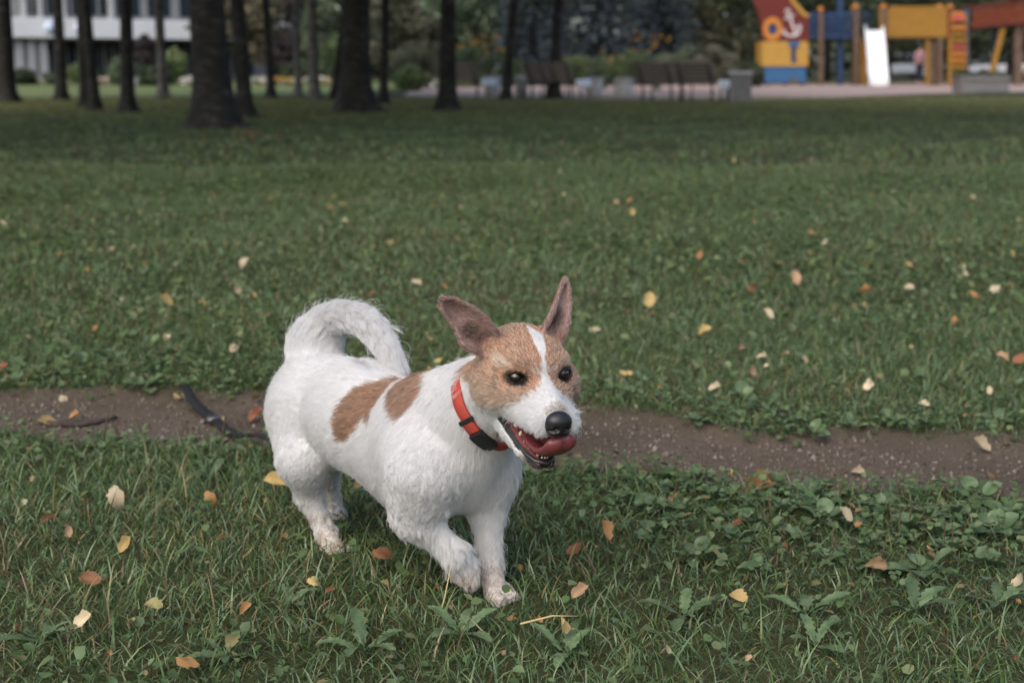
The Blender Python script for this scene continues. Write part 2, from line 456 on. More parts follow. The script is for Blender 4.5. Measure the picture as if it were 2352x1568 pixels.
TREES = [  # photo point of the foot, width there, where the trunk leaves the top of the picture, crown scale, bark, label
    (14, 236, 46, 2, 1.0, 0, 'dark birch trunk cut by the left edge of the picture, flaring at its foot'),
    (139, 231, 27, 130, .9, 0, 'dark birch trunk standing alone in front of the pale entrance columns'),
    (190, 246, 19, 184, .8, 0, 'thin straight trunk, the slighter of the close pair'),
    (221, 254, 28, 202, .9, 0, 'leaning dark trunk, the thicker of the close pair'),
    (300, 258, 34, 296, 1.0, 0, 'dark birch trunk with a flared foot, next right of the close pair'),
    (380, 228, 25, 364, .9, 1, 'leaning birch trunk with a greyish right side, just left of the stoutest trunk'),
    (494, 294, 92, 470, 1.25, 0, 'stoutest dark trunk, nearest to the camera, with brown leaves at its foot'),
    (562, 265, 38, 540, 1.0, 0, 'leaning trunk half hidden behind the right side of the stoutest trunk'),
    (621, 226, 21, 609, .8, 0, 'slim dark trunk, second from the right side of the stoutest one'),
    (685, 219, 17, 682, .8, 1, 'thinnest pale grey birch trunk, between two slim dark trunks'),
    (726, 230, 25, 722, .9, 1, 'birch trunk with pale mottled right side beside the big dark trunk'),
    (772, 230, 24, 800, .9, 0, 'dark trunk whose foot peeks out left behind the big central trunk'),
    (820, 256, 74, 818, 1.2, 0, 'big dark trunk, second stoutest, standing left of the picture centre'),
    (879, 240, 23, 881, .8, 0, 'slim dark trunk just right of the second stoutest trunk'),
    (1022, 251, 42, 1027, 1.0, 0, 'mid-sized flared dark trunk standing left of the first bench'),
    (1158, 230, 23, 1183, .8, 0, 'thin dark trunk leaning to the right between concrete pots'),
    (1273, 228, 28, 1287, .9, 0, 'straight dark trunk standing before the middle bench'),
]
BASES = []
for i, (px, py, w, tx, cs, pale, lab) in enumerate(TREES):
    b = G(px, py); y = b[1]; b[2] = ground_z(b[0], b[1]) if y < 36 else .006
    r = w * y / FPX / 2 * .92
    top = P(tx, 0, y)
    lean = ((top[0] - b[0]) / (top[2] - b[2]), (RNG.random() - .5) * .03)
    t = empty('birch_tree', tuple(b)); tag(t, lab, 'tree', 'birch trunks of the grove')
    link_mesh('trunk', trunk_mesh(r, r * .35, 11, lean, i, .04, 1.75), M_BARK2 if pale else M_BARK, t, True)
    c = link_mesh('crown', CROWNS[i % 3], None, t)
    c.location = (lean[0] * 8, lean[1] * 8, .0); c.rotation_euler = (0, 0, i * 1.3); kk = 1.7 if i == 6 else (1.35 if y < 25.5 else .72); c.scale = (cs * kk, cs * kk, 1)  # crowns are out of view, sized for the shade they throw
    BASES.append(b)
    if i in (13, 16):                                                # hanging twigs that dip into the picture
        k = P(1270, 0, y) if i == 16 else P(915, 0, y)
        dx, z0 = k[0] - b[0], k[2]
        cl = [(dx + a, -.3, z0 + h_, .28, .2, .40) for a, h_ in (((-.6, .15), (-.25, .0), (.45, .1), (-.05, .5), (.2, .7), (-1.0, .5)) if i == 16 else ((0, .15), (.15, -.15), (.3, .5)))]
        for q_, c_ in enumerate(cl):
            tag(link_mesh('branch', leaf_mesh('branch', [c_], 70, (.035, .06), [[.085, .085, .02], [.12, .095, .02], [.06, .07, .02]] if i == 16 else [[.12, .09, .03], [.26, .10, .02], [.09, .09, .03]], droop=.5, seed=900 + q_), M_LEAF, t), kind='stuff')
for i, (x, y, lab) in enumerate([(-6.8, 11.5, 'unseen birch added beyond the left edge to shade the lawn, nearer one'), (-8.5, 16.5, 'unseen birch added beyond the left edge to shade the lawn, farther one'), (9.2, 15.5, 'unseen birch added beyond the right edge to shade the lawn')]):  # unseen trees, added for the shade they cast on the lawn
    t = empty('birch_tree', (x, y, 0)); tag(t, lab, 'tree', 'birch trunks of the grove')
    link_mesh('trunk', trunk_mesh(.21, .08, 11, (.02, -.01), 30 + i, .04, 1.75), M_BARK, t, True)
    c = link_mesh('crown', CROWNS[i], None, t); c.scale = (1.35, 1.35, 1); c.rotation_euler = (0, 0, i)

# ------------------------------------------------------------------ shrubs and trees beyond
def bush(name, px, y, w, h, cols, label, cat, group=None, n=2200, size=(.05, .11), seed=0, z0=0.0, clip=False, trunk=None):
    """Leafy body w wide and h high whose middle stands over photo column px at distance y."""
    b = P(px, 150, y); t = empty(name, (b[0], y, .004)); tag(t, label, cat, group)
    if clip: n, size = 8000, (.028, .058)
    cl = shell_clumps(w / 2 * .8, w / 2 * .7, (h - z0) / 2 * .8, z0 + (h - z0) / 2, 26, w * (.15 if clip else .17), seed + 300)
    link_mesh('foliage' if name != 'tree' else 'crown', leaf_mesh('foliage', cl, n, size, cols, seed=seed), M_LEAF, t)
    if trunk or z0 > .3:
        MB().tube([(0, 0, -.02), (.03, 0, h * .3), (.0, .02, h * .6)], [.06 * w ** .5 + .04, .05 * w ** .5 + .03, .04], 10).build('trunk', M_BARK, t, True)
    return t
DKG = [[.045, .062, .034], [.066, .086, .044], [.034, .048, .030], [.088, .10, .05]]
OLV = [[.105, .105, .062], [.135, .125, .08], [.08, .085, .05], [.155, .135, .075]]
LGR = [[.12, .17, .065], [.16, .20, .085], [.09, .14, .06], [.18, .21, .10]]
MGR = [[.085, .12, .065], [.115, .15, .085], [.062, .09, .05], [.15, .17, .10]]
PLM = [[.040, .032, .036], [.055, .042, .046], [.028, .024, .028], [.075, .055, .052]]
bush('shrub', 336, 66, 1.1, 2.6, PLM, 'dark plum-leaved shrub in front of the white band of the building', 'shrub', seed=1)
bush('shrub', 652, 70, 1.5, 2.8, PLM, 'dark plum-leaved shrub between two slim trunks, right of the building', 'shrub', seed=2)
bush('shrub', 281, 60, 1.7, 1.25, MGR, 'grey-green rounded bush on the lawn between close trunks', 'shrub', seed=3)
bush('shrub', 352, 57, 1.5, .80, DKG, 'dark green low clipped bush behind the greyish leaning trunk', 'shrub', seed=4)
bush('shrub', 395, 58, 1.4, 1.5, LGR, 'light yellow-green bush at the left foot of the stoutest trunk', 'shrub', seed=5)
bush('shrub', 190, 60, 1.5, .95, LGR, 'small light green bush right of the lone entrance trunk', 'shrub', seed=6)
bush('shrub', 55, 61, 1.3, .75, DKG, 'dark low bush at the foot of the entrance columns', 'shrub', seed=7)
bush('shrub', 118, 59, .8, .55, MGR, 'small green bush with a pink blossom near the entrance', 'shrub', seed=8)
bush('shrub', 738, 62, 2.6, 4.2, MGR + LGR[:1], 'tall yellow-green shrub between pale birch and big central trunk', 'shrub', n=3600, seed=9)
bush('shrub', 690, 66, 2.2, 1.1, DKG, 'dark green low hedge bush behind the thinnest pale trunk', 'shrub', seed=10)
bush('shrub', 940, 50, 2.3, 1.75, OLV + DKG[:2], 'olive clipped bush with brownish top, right of the slim trunk', 'shrub', clip=True, n=3200, seed=11)
bush('shrub', 945, 46, 1.5, .72, LGR, 'bright green low bush at the foot of the olive clipped bush', 'shrub', seed=12)
bush('hedge', 1556, 45, 1.55, 1.66, [[.20, .23, .14], [.24, .24, .16], [.15, .18, .11]], 'clipped dark green dome bush, left one of two behind the double bench', 'hedge', 'clipped dome bushes', clip=True, n=3000, seed=13)
bush('hedge', 1646, 44.5, 1.55, 1.60, [[.28, .24, .17], [.22, .21, .14], [.18, .18, .115]], 'clipped brownish dome bush, right one of two behind the double bench', 'hedge', 'clipped dome bushes', clip=True, n=3000, seed=14)
bush('shrub', 1720, 56, 1.6, .95, DKG, 'dark low bush between the dome bushes and the play house', 'shrub', seed=15)
for k, (px, y, w, h, cols, lab) in enumerate([
    (560, 78, 6, 7, OLV, 'olive tree crown over the right end of the white building'),
    (640, 84, 5, 7, [[.10, .085, .07], [.13, .10, .09], [.08, .075, .06]], 'greyish thinning tree between slim trunks at the top'),
    (905, 74, 6, 8, [[.16, .15, .10], [.19, .18, .13], [.11, .12, .08]], 'olive-brown tree behind the slim trunk left of centre'),  # leaf colours of this tree and the next two lightened to suggest haze
    (985, 80, 6, 9, [[.16, .16, .12], [.21, .21, .15], [.12, .13, .10]], 'pale grey-olive tree left of the flared mid-sized trunk'),
    (1090, 66, 5.0, 8, [[.13, .18, .11], [.17, .22, .14], [.10, .14, .09]], 'fresh green tree above the yellow flowers, right of the flared trunk'),
    (1165, 76, 5, 8, MGR + DKG[1:2], 'dark green tree behind the trunk that leans right'),
    (1640, 66, 5.5, 8, DKG + OLV[:2], 'dark green tree above the clipped dome bushes'),
    (1745, 74, 6, 9, DKG, 'dark tree left behind the red play house'),
    (1900, 76, 7, 9, DKG, 'dark tree behind the blue rope bridge'),
    (2040, 80, 7, 9, DKG + OLV[:1], 'dark olive tree behind the white slide'),
    (2190, 78, 7, 9, DKG, 'dark tree behind the ladder of the playground'),
    (2320, 74, 6, 9, DKG + MGR[:1], 'dark tree behind the red bridge at the right edge')]):
    bush('tree', px, y, w, h, cols, lab, 'tree', 'leafy trees beyond the park', n=5200, size=(.09, .2), seed=20 + k, z0=.35, trunk=True)
# a far wood closes the view
cl = []
rg = np.random.default_rng(5)
for k in range(800):
    cl.append((rg.uniform(-75, 75), rg.uniform(104, 116), rg.uniform(.3, 13), rg.uniform(1.6, 3), rg.uniform(1.2, 2), rg.uniform(1.4, 2.6)))
fw = link_mesh('far_wood', leaf_mesh('far_wood', cl, 80000, (.3, .62), DKG + OLV[:1] + DKG, seed=9), M_LEAF)
tag(fw, 'dark mass of trees closing the park far behind everything', 'wood', kind='stuff')

# blue spruces
M_NEEDLE = attr_mat('spruce_needle', .7, .1, .2)
def spruce(px, y, h, r, seed, label):
    b = P(px, 150, y); t = empty('blue_spruce', (b[0], y, .004)); tag(t, label, 'tree', 'blue spruces')
    rg = np.random.default_rng(seed); V, C_ = [], []
    for lv in np.arange(.45, h * .8, .42):
        rad = r * (1 - lv / h) ** .8; nb = 15
        for k in range(nb):
            a = 2 * math.pi * (k + rg.random()) / nb; L_ = rad * rg.uniform(.75, 1.1)
            for s in np.linspace(.15, 1, 11):
                c = np.array([math.cos(a) * L_ * s, math.sin(a) * L_ * s, lv + .10 * s - .55 * s * s * L_ / 2 + rg.normal(0, .03)])
                for q in range(6):
                    o = c + rg.normal(0, .07, 3); d = np.array([math.cos(a + rg.normal(0, .7)), math.sin(a + rg.normal(0, .7)), -.35 + rg.normal(0, .2)]); d /= np.linalg.norm(d)
                    u = np.cross(d, rg.normal(size=3)); u /= np.linalg.norm(u); ln, wd = rg.uniform(.10, .20), rg.uniform(.03, .05)
                    V += [o, o + d * ln * .5 + u * wd, o + d * ln, o + d * ln * .5 - u * wd]
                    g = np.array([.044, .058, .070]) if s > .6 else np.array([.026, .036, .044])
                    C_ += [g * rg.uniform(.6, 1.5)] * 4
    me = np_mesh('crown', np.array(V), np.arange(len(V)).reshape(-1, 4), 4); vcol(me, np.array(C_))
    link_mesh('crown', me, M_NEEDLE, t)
    MB().tube([(0, 0, -.02), (0, 0, h * .9)], [.16, .03], 10).build('trunk', M_BARK, t, True)
spruce(1222, 62, 8, 2.3, 1, 'blue-grey spruce, leftmost of three, behind the straight trunk')
spruce(1375, 60, 9, 3.0, 2, 'blue-grey spruce, middle and widest of three, above the tall yellow flowers')
spruce(1505, 63, 8, 2.5, 3, 'blue-grey spruce, right one of three, above the dome bushes')

# flower beds
M_PETAL = attr_mat('petal', .6, .3, .2)
def perennials(px0, px1, y, h, nf, cols, fcol, label, seed, fz):
    a, b = P(px0, 150, y), P(px1, 150, y); cx_, w = (a[0] + b[0]) / 2, b[0] - a[0]
    t = empty('flowering_perennials', (cx_, y, .004)); tag(t, label, 'plant')
    rg = np.random.default_rng(seed)
    cl = [(rg.uniform(-.5, .5) * w, rg.uniform(-.4, .4), h * rg.uniform(.15, .8), .22, .22, .28) for _ in range(int(10 * w) + 4)]
    link_mesh('foliage', leaf_mesh('foliage', cl, int(1500 * w), (.03, .08), cols, seed=seed), M_LEAF, t)
    V, Fs, C_ = [], [], []
    for k in range(nf):
        c = np.array([rg.normal(0, .3) * w, rg.uniform(-.4, .4), h * rg.uniform(*fz)]); r = rg.uniform(.035, .06); o = len(V)
        n = np.array([rg.normal(0, .5), -.8, .5]); n /= np.linalg.norm(n); u = np.cross(n, [0, 0, 1.]); u /= np.linalg.norm(u); v = np.cross(n, u)
        V.append(c + n * .015)
        for j in range(10): V.append(c + r * (1 if j % 2 else .75) * (math.cos(j * .628) * u + math.sin(j * .628) * v))
        Fs += [(o, o + 1 + j, o + 1 + (j + 1) % 10) for j in range(10)]
        C_ += [np.array([.10, .05, .01])] + [np.array(fcol) * rg.uniform(.7, 1.1)] * 10
    me = np_mesh('blossoms', np.array(V), np.array(Fs), 3); vcol(me, np.array(C_))
    tag(link_mesh('blossoms', me, M_PETAL, t), kind='stuff')
perennials(1052, 1195, 46, 1.55, 40, MGR + LGR[:2], (.50, .25, .02), 'tall plants with orange-yellow flowers right of the flared trunk', 1, (.75, 1.12))
perennials(1380, 1470, 50, 1.25, 10, LGR, (.5, .3, .03), 'fresh light green plants, almost flowerless, behind the double bench', 2, (.8, 1.05))
perennials(1432, 1535, 47, 1.60, 26, LGR + MGR[:2], (.50, .25, .02), 'tall yellow-flowered plants left of the clipped dome bushes', 3, (.80, 1.18))
perennials(1290, 1390, 49, 1.15, 8, LGR + MGR, (.5, .3, .03), 'light green plants between the straight trunk and the double bench', 4, (.8, 1.0))
def flower_row(px0, px1, y, n, cols, label, seed):
    a, b = P(px0, 150, y), P(px1, 150, y); rg = np.random.default_rng(seed)
    cl = [(rg.uniform(a[0], b[0]), y + rg.uniform(-1, 1), rg.uniform(.08, .28), .14, .2, .1) for _ in range(n)]
    tag(link_mesh('flower_border', leaf_mesh('flower_border', cl, n * 26, (.05, .10), cols, flat=.8, seed=seed), M_PETAL), label, 'flower bed', kind='stuff')
flower_row(35, 480, 62, 240, [[.62, .62, .58], [.7, .7, .66], [.15, .2, .08], [.62, .62, .6], [.5, .25, .08]], 'long border of low white flowers in front of the building', 6)
flower_row(560, 760, 60, 90, [[.60, .60, .56], [.5, .28, .06], [.16, .2, .08]], 'low white and orange flowers behind the slim trunks', 7)
flower_row(960, 1010, 54, 20, [[.6, .58, .55], [.2, .24, .1]], 'small strip of white flowers by the gravel left of the first bench', 8)

# ------------------------------------------------------------------ the pale building behind the grove
M_WHITE = noise_mat('white_cladding', (.60, .61, .62), (.70, .71, .72), 1.2, .6, .05, .01)
M_GREYW = noise_mat('grey_render', (.17, .175, .185), (.22, .225, .235), 1.0, .8, .1, .01)
M_LIGHTW = noise_mat('light_render', (.34, .34, .35), (.40, .40, .41), 1.0, .8, .1, .01)
M_GLASSD, nt_, b_ = new_mat('dark_glass'); b_.inputs['Base Color'].default_value = (.020, .026, .034, 1); b_.inputs['Roughness'].default_value = .12
ba, bb = P(-330, 150, 76), P(640, 150, 92)
bl = math.hypot(bb[0] - ba[0], bb[1] - ba[1]); bang = math.atan2(bb[1] - ba[1], bb[0] - ba[0])
bld = empty('building', (ba[0], ba[1], 0), bang); tag(bld, 'pale modern building with a white band above dark glass, behind the left trunks', 'building')
def bx(name, x0, x1, y0, y1, z0, z1, mat, par=bld, bev=0):
    return MB().box(((x0 + x1) / 2, (y0 + y1) / 2, (z0 + z1) / 2), (x1 - x0, y1 - y0, z1 - z0)).build(name, mat, par, False, bev)
def bu(px):                                                            # distance along the front seen at a photo column
    d = np.array([(px - 1176) / FPX, CT + (784 - 152) / FPX * ST]); d = np.array([d[0] / d[1], 1.0])
    A = np.array([[d[0], -math.cos(bang)], [d[1], -math.sin(bang)]]); return np.linalg.solve(A, ba[:2])[1]
bx('wall', 0, bl, .6, 8, 2.4, 9, M_GREYW); bx('fascia', 0, bl + .5, -.9, .9, 2.35, 3.45, M_WHITE, bld, .03)
bx('wall', 0, bl, 1.2, 8, -.1, 2.4, M_GREYW); bx('soffit', 0, bl, -.7, 1.2, 2.25, 2.35, M_GREYW)
for px, w in ((68, .35), (106, .25), (160, .3), (268, .3)): bx('pilaster', bu(px) - w / 2, bu(px) + w / 2, .35, .62, 3.46, 8.9, M_LIGHTW)
for k, px in enumerate((88, 120, 178, 240, 310, 380, 452, 520, 590)):
    wn = bx('window', bu(px) - .7, bu(px) + .7, .50, .58, 3.7, 6.4, M_GLASSD); bx('frame', bu(px) - .04, bu(px) + .04, .42, .50, 3.7, 6.4, M_GREYW, wn)
bx('entrance_wall', bu(28), bu(105), .2, 1.19, -.05, 2.24, M_LIGHTW)
for px in (42, 70, 97): bx('column', bu(px) - .22, bu(px) + .22, -.35, .1, -.05, 2.34, M_LIGHTW)
bx('door', bu(112), bu(133), .9, 1.18, 0, 2.1, M_GLASSD)
for px0, px1 in ((150, 215), (235, 300), (305, 365), (375, 440), (450, 515), (525, 600)):
    wn = bx('window', bu(px0), bu(px1), 1.05, 1.18, .25, 2.2, M_GLASSD)
    for t in (.33, .66): bx('frame', bu(px0) + (bu(px1) - bu(px0)) * t - .03, bu(px0) + (bu(px1) - bu(px0)) * t + .03, .98, 1.04, .25, 2.2, M_GREYW, wn)
for px, lab in ((106, 'round pale blue sign on the white band, left of the lone entrance trunk'), (174, 'round pale blue sign on the white band, right of the lone entrance trunk')):
    q = bu(px); sg = MB().lathe((0, 0, 0), [(.36, 0), (.36, .05)], 24).build('round_sign', noise_mat('sign_blue', (.52, .60, .72), (.56, .64, .76), 2, .5, 0), None, True)
    sg.location = (ba[0] + math.cos(bang) * q + math.sin(bang) * .90, ba[1] + math.sin(bang) * q - math.cos(bang) * .90, 2.9); sg.rotation_euler = (math.pi / 2, 0, bang); tag(sg, lab, 'sign')

# ------------------------------------------------------------------ benches and concrete pots
M_SLAT = noise_mat('weathered_wood', (.15, .13, .115), (.23, .205, .18), 14, .7, .3, .01, 5)
M_CONC = noise_mat('concrete', (.36, .345, .335), (.48, .465, .455), 9, .9, .4, .01, 6)
M_CONCD = noise_mat('dark_concrete', (.14, .14, .138), (.21, .21, .205), 7, .9, .4, .01, 6)
M_WHP = noise_mat('white_paint', (.72, .73, .74), (.80, .81, .82), 5, .4, .05, .005)
M_IRON = noise_mat('dark_iron', (.016, .016, .016), (.03, .03, .03), 20, .5, .1, .005)
def bench(px, py, wpx, yaw, segs, label):
    b = G(px, py, .008); y = b[1]; L_ = wpx * y / FPX / .90
    t = empty('park_bench', tuple(b), yaw); tag(t, label, 'bench', 'benches facing the playground')
    n = 0
    for s in range(segs):
        x0 = -L_ / 2 + L_ / segs * s + .03; x1 = -L_ / 2 + L_ / segs * (s + 1) - .03
        for k in range(5):                                             # back boards, seen from behind
            z = .50 + k * .085; yy = .02 - .05 * k
            MB().box(((x0 + x1) / 2, yy, z), (x1 - x0, .03, .075), rx=.5).build('slat', M_SLAT, t)
        for k in range(5): MB().box(((x0 + x1) / 2, .12 + k * .095, .43 - .01 * (2 - abs(k - 2))), (x1 - x0, .08, .03)).build('slat', M_SLAT, t)
        for xx in (x0 + .12, x1 - .12):
            MB().tube([(xx, .05, .0), (xx, .10, .22), (xx, .03, .44), (xx, -.20, .88)], [.028, .028, .026, .02], 8).tube([(xx, .03, .41), (xx, .52, .41), (xx, .50, .0)], [.025, .025, .028], 8).build('leg', M_IRON, t)
    MB().box((L_ / 2 + .035, .34, .385), (.06, .62, .19)).build('end_panel', M_WHP, t, False, .05)
    return t
bench(1550, 234, 188, math.radians(-36), 2, 'double wooden bench with white end, between the concrete pots and the big block')
bench(1262, 229, 122, math.radians(-36), 2, 'wooden bench with white end, partly hidden by the straight trunk')
bench(1052, 224, 112, math.radians(-36), 1, 'wooden bench with white end, partly hidden behind the flared trunk')
def pot(px, py, w, hpx, label, mat=None, square=False):
    b = G(px, py, .008); y = b[1]; r = w * y / FPX / 2; h = hpx * y / FPX
    t = empty('concrete_pot', tuple(b)); tag(t, label, 'planter', 'concrete pots by the benches')
    if square:
        MB().box((0, 0, h * .44), (r * 1.86, r * 1.86, h * .88)).build('body', M_CONCD, t, False, .02)
        MB().box((0, 0, h * .94), (r * 2, r * 2, h * .12)).build('rim', M_CONC, t, False, .015)
    else:
        MB().lathe((0, 0, 0), [(r * .78, 0), (r * .86, h * .3), (r * .95, h * .84)], 24).build('body', mat or M_CONC, t, True)
        MB().lathe((0, 0, 0), [(r * .94, h * .845), (r, h * .85), (r, h * .99), (r * .82, h), (r * .80, h * .86)], 24).build('rim', M_CONC, t, True)
    return t
pot(1364, 226, 44, 46, 'round concrete pot left of the gap before the double bench')
pot(1432, 229, 45, 47, 'round concrete pot against the left end of the double bench')
pot(1131, 222, 40, 46, 'round concrete pot right of the bench by the flared trunk')
pot(1197, 227, 30, 52, 'darker concrete pot at the left end of the middle bench', M_CONCD)
pot(1696, 234, 55, 68, 'tall square concrete block with pale rim, right of the double bench', None, True)
b = G(2263, 213, .008); k = b[1] / FPX
pl = empty('planter_box', tuple(b)); tag(pl, 'long low dark concrete planter box with green plants, right of the playground', 'planter')
MB().box((0, .5, .17), (108 * k, 1.0, .34)).build('body', M_CONCD, pl, False, .02); MB().box((0, .5, .42), (112 * k, 1.06, .13)).build('rim', M_CONCD, pl, False, .02)
link_mesh('plants', leaf_mesh('plants', [(x, .5, .52, .25, .3, .10) for x in np.linspace(-50 * k, 50 * k, 7)], 900, (.03, .07), DKG + MGR, seed=77), M_LEAF, pl)
# ------------------------------------------------------------------ playground
def paint(name, c, rough=.5): return noise_mat(name, tuple(v * .88 for v in c), tuple(min(1, v * 1.08) for v in c), 6, rough, .1, .004)
M_RED, M_YEL, M_BLU = paint('red_paint', (.12, .020, .014)), paint('yellow_paint', (.44, .25, .05)), paint('blue_paint', (.035, .11, .24))
M_YEL2, M_ORG, M_POST = paint('mustard_paint', (.29, .15, .022)), paint('orange_paint', (.50, .19, .035)), noise_mat('timber_post', (.085, .055, .038), (.15, .10, .07), 5, .8, .2, .01)
M_NAVY = paint('navy_paint', (.022, .050, .12)); M_REDOR = paint('red_orange_paint', (.17, .036, .012)); M_PINKH = paint('coral_hold', (.42, .09, .07))
M_SLIDE, nt_, b_ = new_mat('slide_plastic'); b_.inputs['Base Color'].default_value = (.80, .81, .83, 1); b_.inputs['Roughness'].default_value = .3
YP = 60.0
def XZ(px, py, y=YP): q = P(px, py, y); return (q[0], q[2])
def prism_o(name, pts, y0, y1, mat, par, y=YP, bev=0):
    mb = MB().prism([XZ(*p, y) for p in pts], y + y0, y + y1); return mb.build(name, mat, par, False, bev)
def rect(name, x0, y0_, x1, y1_, d0, d1, mat, par, y=YP): return prism_o(name, [(x0, y1_), (x1, y1_), (x1, y0_), (x0, y0_)], d0, d1, mat, par, y)
def root(name, label, cat, group=None): return tag(empty(name, (0, 0, 0)), label, cat, group)
gl = 196.5                                                               # photo row of the gravel at that distance
ship = root('play_house', 'red, yellow and blue ship-shaped play house with porthole and white anchor', 'play house')
base = rect('base', 1757, 153, 1851, 190, 0, 1.6, M_BLU, ship)
for x in (1764, 1805, 1842): rect('foot', x - 5, 189, x + 5, gl + 2, .1, .3, M_POST, ship)
for k in range(5): rect('plank', 1750, 96 + k * 11.4, 1816, 96 + (k + 1) * 11.4 - .6, -.06, .02, M_YEL, ship)
for k in range(5): rect('plank', 1829, 96 + k * 11.4, 1856, 96 + (k + 1) * 11.4 - .6, -.06, .02, M_YEL, ship)
rect('wall', 1751, 96, 1855, 153, .03, 1.6, M_YEL, ship); rect('wall', 1816, 146, 1829, 153, -.06, .02, M_YEL, ship)
rect('window', 1817, 106, 1828, 146, -.02, .02, M_NAVY, ship); rect('window_cap', 1810, 97, 1836, 107, -.10, .0, M_BLU, ship)
prism_o('hull', [(1752, 95), (1858, 95), (1857, 37), (1848, 30), (1838, 18), (1826, 4), (1815, -14), (1806, -40), (1712, -40), (1728, -2), (1740, 24), (1748, 60)], 0, .12, M_RED, ship)
tr_ = [(1860, 36), (1848, 29), (1838, 17), (1826, 3), (1815, -15), (1806, -41)]
prism_o('trim', tr_ + [(x - 7, y + 5) for x, y in reversed(tr_)], -.05, .0, M_YEL, ship)
rect('stern', 1790, -40, 1800, 95, .13, 1.6, M_RED, ship)
def disc(name, px, py, rx, rz, y0, y1, mat, par, n=28, hole=None):
    pts = [(px + rx * math.cos(2 * math.pi * k / n), py + rz * math.sin(2 * math.pi * k / n)) for k in range(n)]
    if hole is None: return prism_o(name, pts, y0, y1, mat, par)
    a = [XZ(*p) for p in pts]; c = [XZ(px + (x - px) * hole, py + (y - py) * hole) for x, y in pts]
    V = [(x, YP + yy, z) for yy in (y0, y1) for ring in (a, c) for x, z in ring]; Fs = []
    for k in range(n):
        j = (k + 1) % n
        Fs += [(k, j, n + j, n + k), (2 * n + k, 3 * n + k, 3 * n + j, 2 * n + j), (k, 2 * n + k, 2 * n + j, j), (n + k, n + j, 3 * n + j, 3 * n + k)]
    return MB().add(V, Fs).build(name, mat, par)
ph = disc('porthole', 1774, 67, 22, 27, -.07, -.002, M_ORG, ship, hole=.5)
disc('pane', 1774, 67, 11, 13.5, -.02, -.004, M_NAVY, ph)
# anchor emblem, tilted
M_EMB = paint('white_emblem', (.62, .55, .55)); mb = MB()
def stroke(a, b, w): 
    p, q = np.array(XZ(*a)), np.array(XZ(*b)); d = (q - p) / np.linalg.norm(q - p); n = np.array([-d[1], d[0]]) * w * YP / FPX / 2
    mb.prism([tuple(p + n), tuple(p - n), tuple(q - n), tuple(q + n)], YP - .05, YP - .003)
stroke((1811, 32), (1828, 80), 5)
stroke((1801, 44), (1824, 35), 4)
for a, b in (((1796, 72), (1808, 82)), ((1808, 82), (1828, 82)), ((1828, 82), (1836, 73)), ((1836, 73), (1838, 58)), ((1796, 72), (1803, 70)), ((1838, 58), (1830, 64))): stroke(a, b, 5)
for k in range(8):
    t0, t1 = k * math.pi / 4, (k + 1) * math.pi / 4; stroke((1809 + 5 * math.cos(t0), 27 + 5 * math.sin(t0)), (1809 + 5 * math.cos(t1), 27 + 5 * math.sin(t1)), 3)
mb.build('anchor_emblem', M_EMB, ship)
disc('hatch', 1822, 186, 7, 8, -.06, -.002, M_POST, ship)

br = root('rope_bridge', 'blue railed play bridge on timber posts, right of the ship play house', 'play bridge')
rect('deck', 1858, 80, 1962, 88, .1, 1.2, M_NAVY, br)
for d in (0.05, 1.2):
    rect('rail', 1858, 29, 1962, 34, d, d + .08, M_NAVY, br)
    rect('rail', 1858, 56, 1962, 59, d, d + .06, M_NAVY, br)
    for k in range(13): rect('baluster', 1862 + k * 8, 34, 1865 + k * 8, 80, d, d + .05, M_NAVY, br)
def post(par, x, top, w, d=0, mat=None, cap=True, bottom=gl):
    rect('post', x - w / 2, top, x + w / 2, bottom + 1, d - w * YP / FPX / 2, d + w * YP / FPX / 2, mat or M_POST, par)
    if cap:
        q = P(x, top - 3, YP); MB().lathe((q[0], YP + d, q[2] - .07), [(.05, 0), (.11, .03), (.13, .09), (.09, .17), (.02, .19)], 12).build('post_cap', M_ORG, par, True)
post(br, 1885, 26, 10); post(br, 1937, -60, 12, .6, M_NAVY, False, gl - 1)

tw_ = root('slide_tower', 'timber play tower with mustard panel wall, holding the white slide', 'play tower')
for x, d in ((1966, 0), (1978, 1.3), (2030, 0), (2044, 1.3), (2158, 0), (2170, 1.3), (2186, .2)): post(tw_, x, 20, 12, d)
for x in (1985, 2003): rect('yellow_post', x - 6, 92, x + 6, gl, .05, .25, M_YEL2, tw_)
rect('deck', 1960, 84, 2178, 91, .0, 1.5, M_POST, tw_)
for k in range(11): rect('plank', 2042 + k * 12, 18, 2042 + (k + 1) * 12 - .8, 86, -.12, -.06, M_YEL2, tw_)
rect('panel', 2020, 24, 2040, 88, -.10, -.04, M_YEL2, tw_); rect('top_rail', 2040, 15, 2176, 19, -.14, .02, M_YEL2, tw_)
rect('edge_board', 2174.5, 20, 2181, 88, -.12, -.02, M_REDOR, tw_)
for k in range(3): rect('rail', 1972, 26 + k * 14, 2020, 30 + k * 14, 1.25, 1.32, M_NAVY, tw_)
rect('back_panel', 2060, 22, 2170, 84, 1.2, 1.28, M_POST, tw_)
rect('leg_board', 2133, 88, 2150, gl, .1, .3, M_POST, tw_); rect('leg_board', 2127, 92, 2134, gl, .0, .12, M_YEL2, tw_)

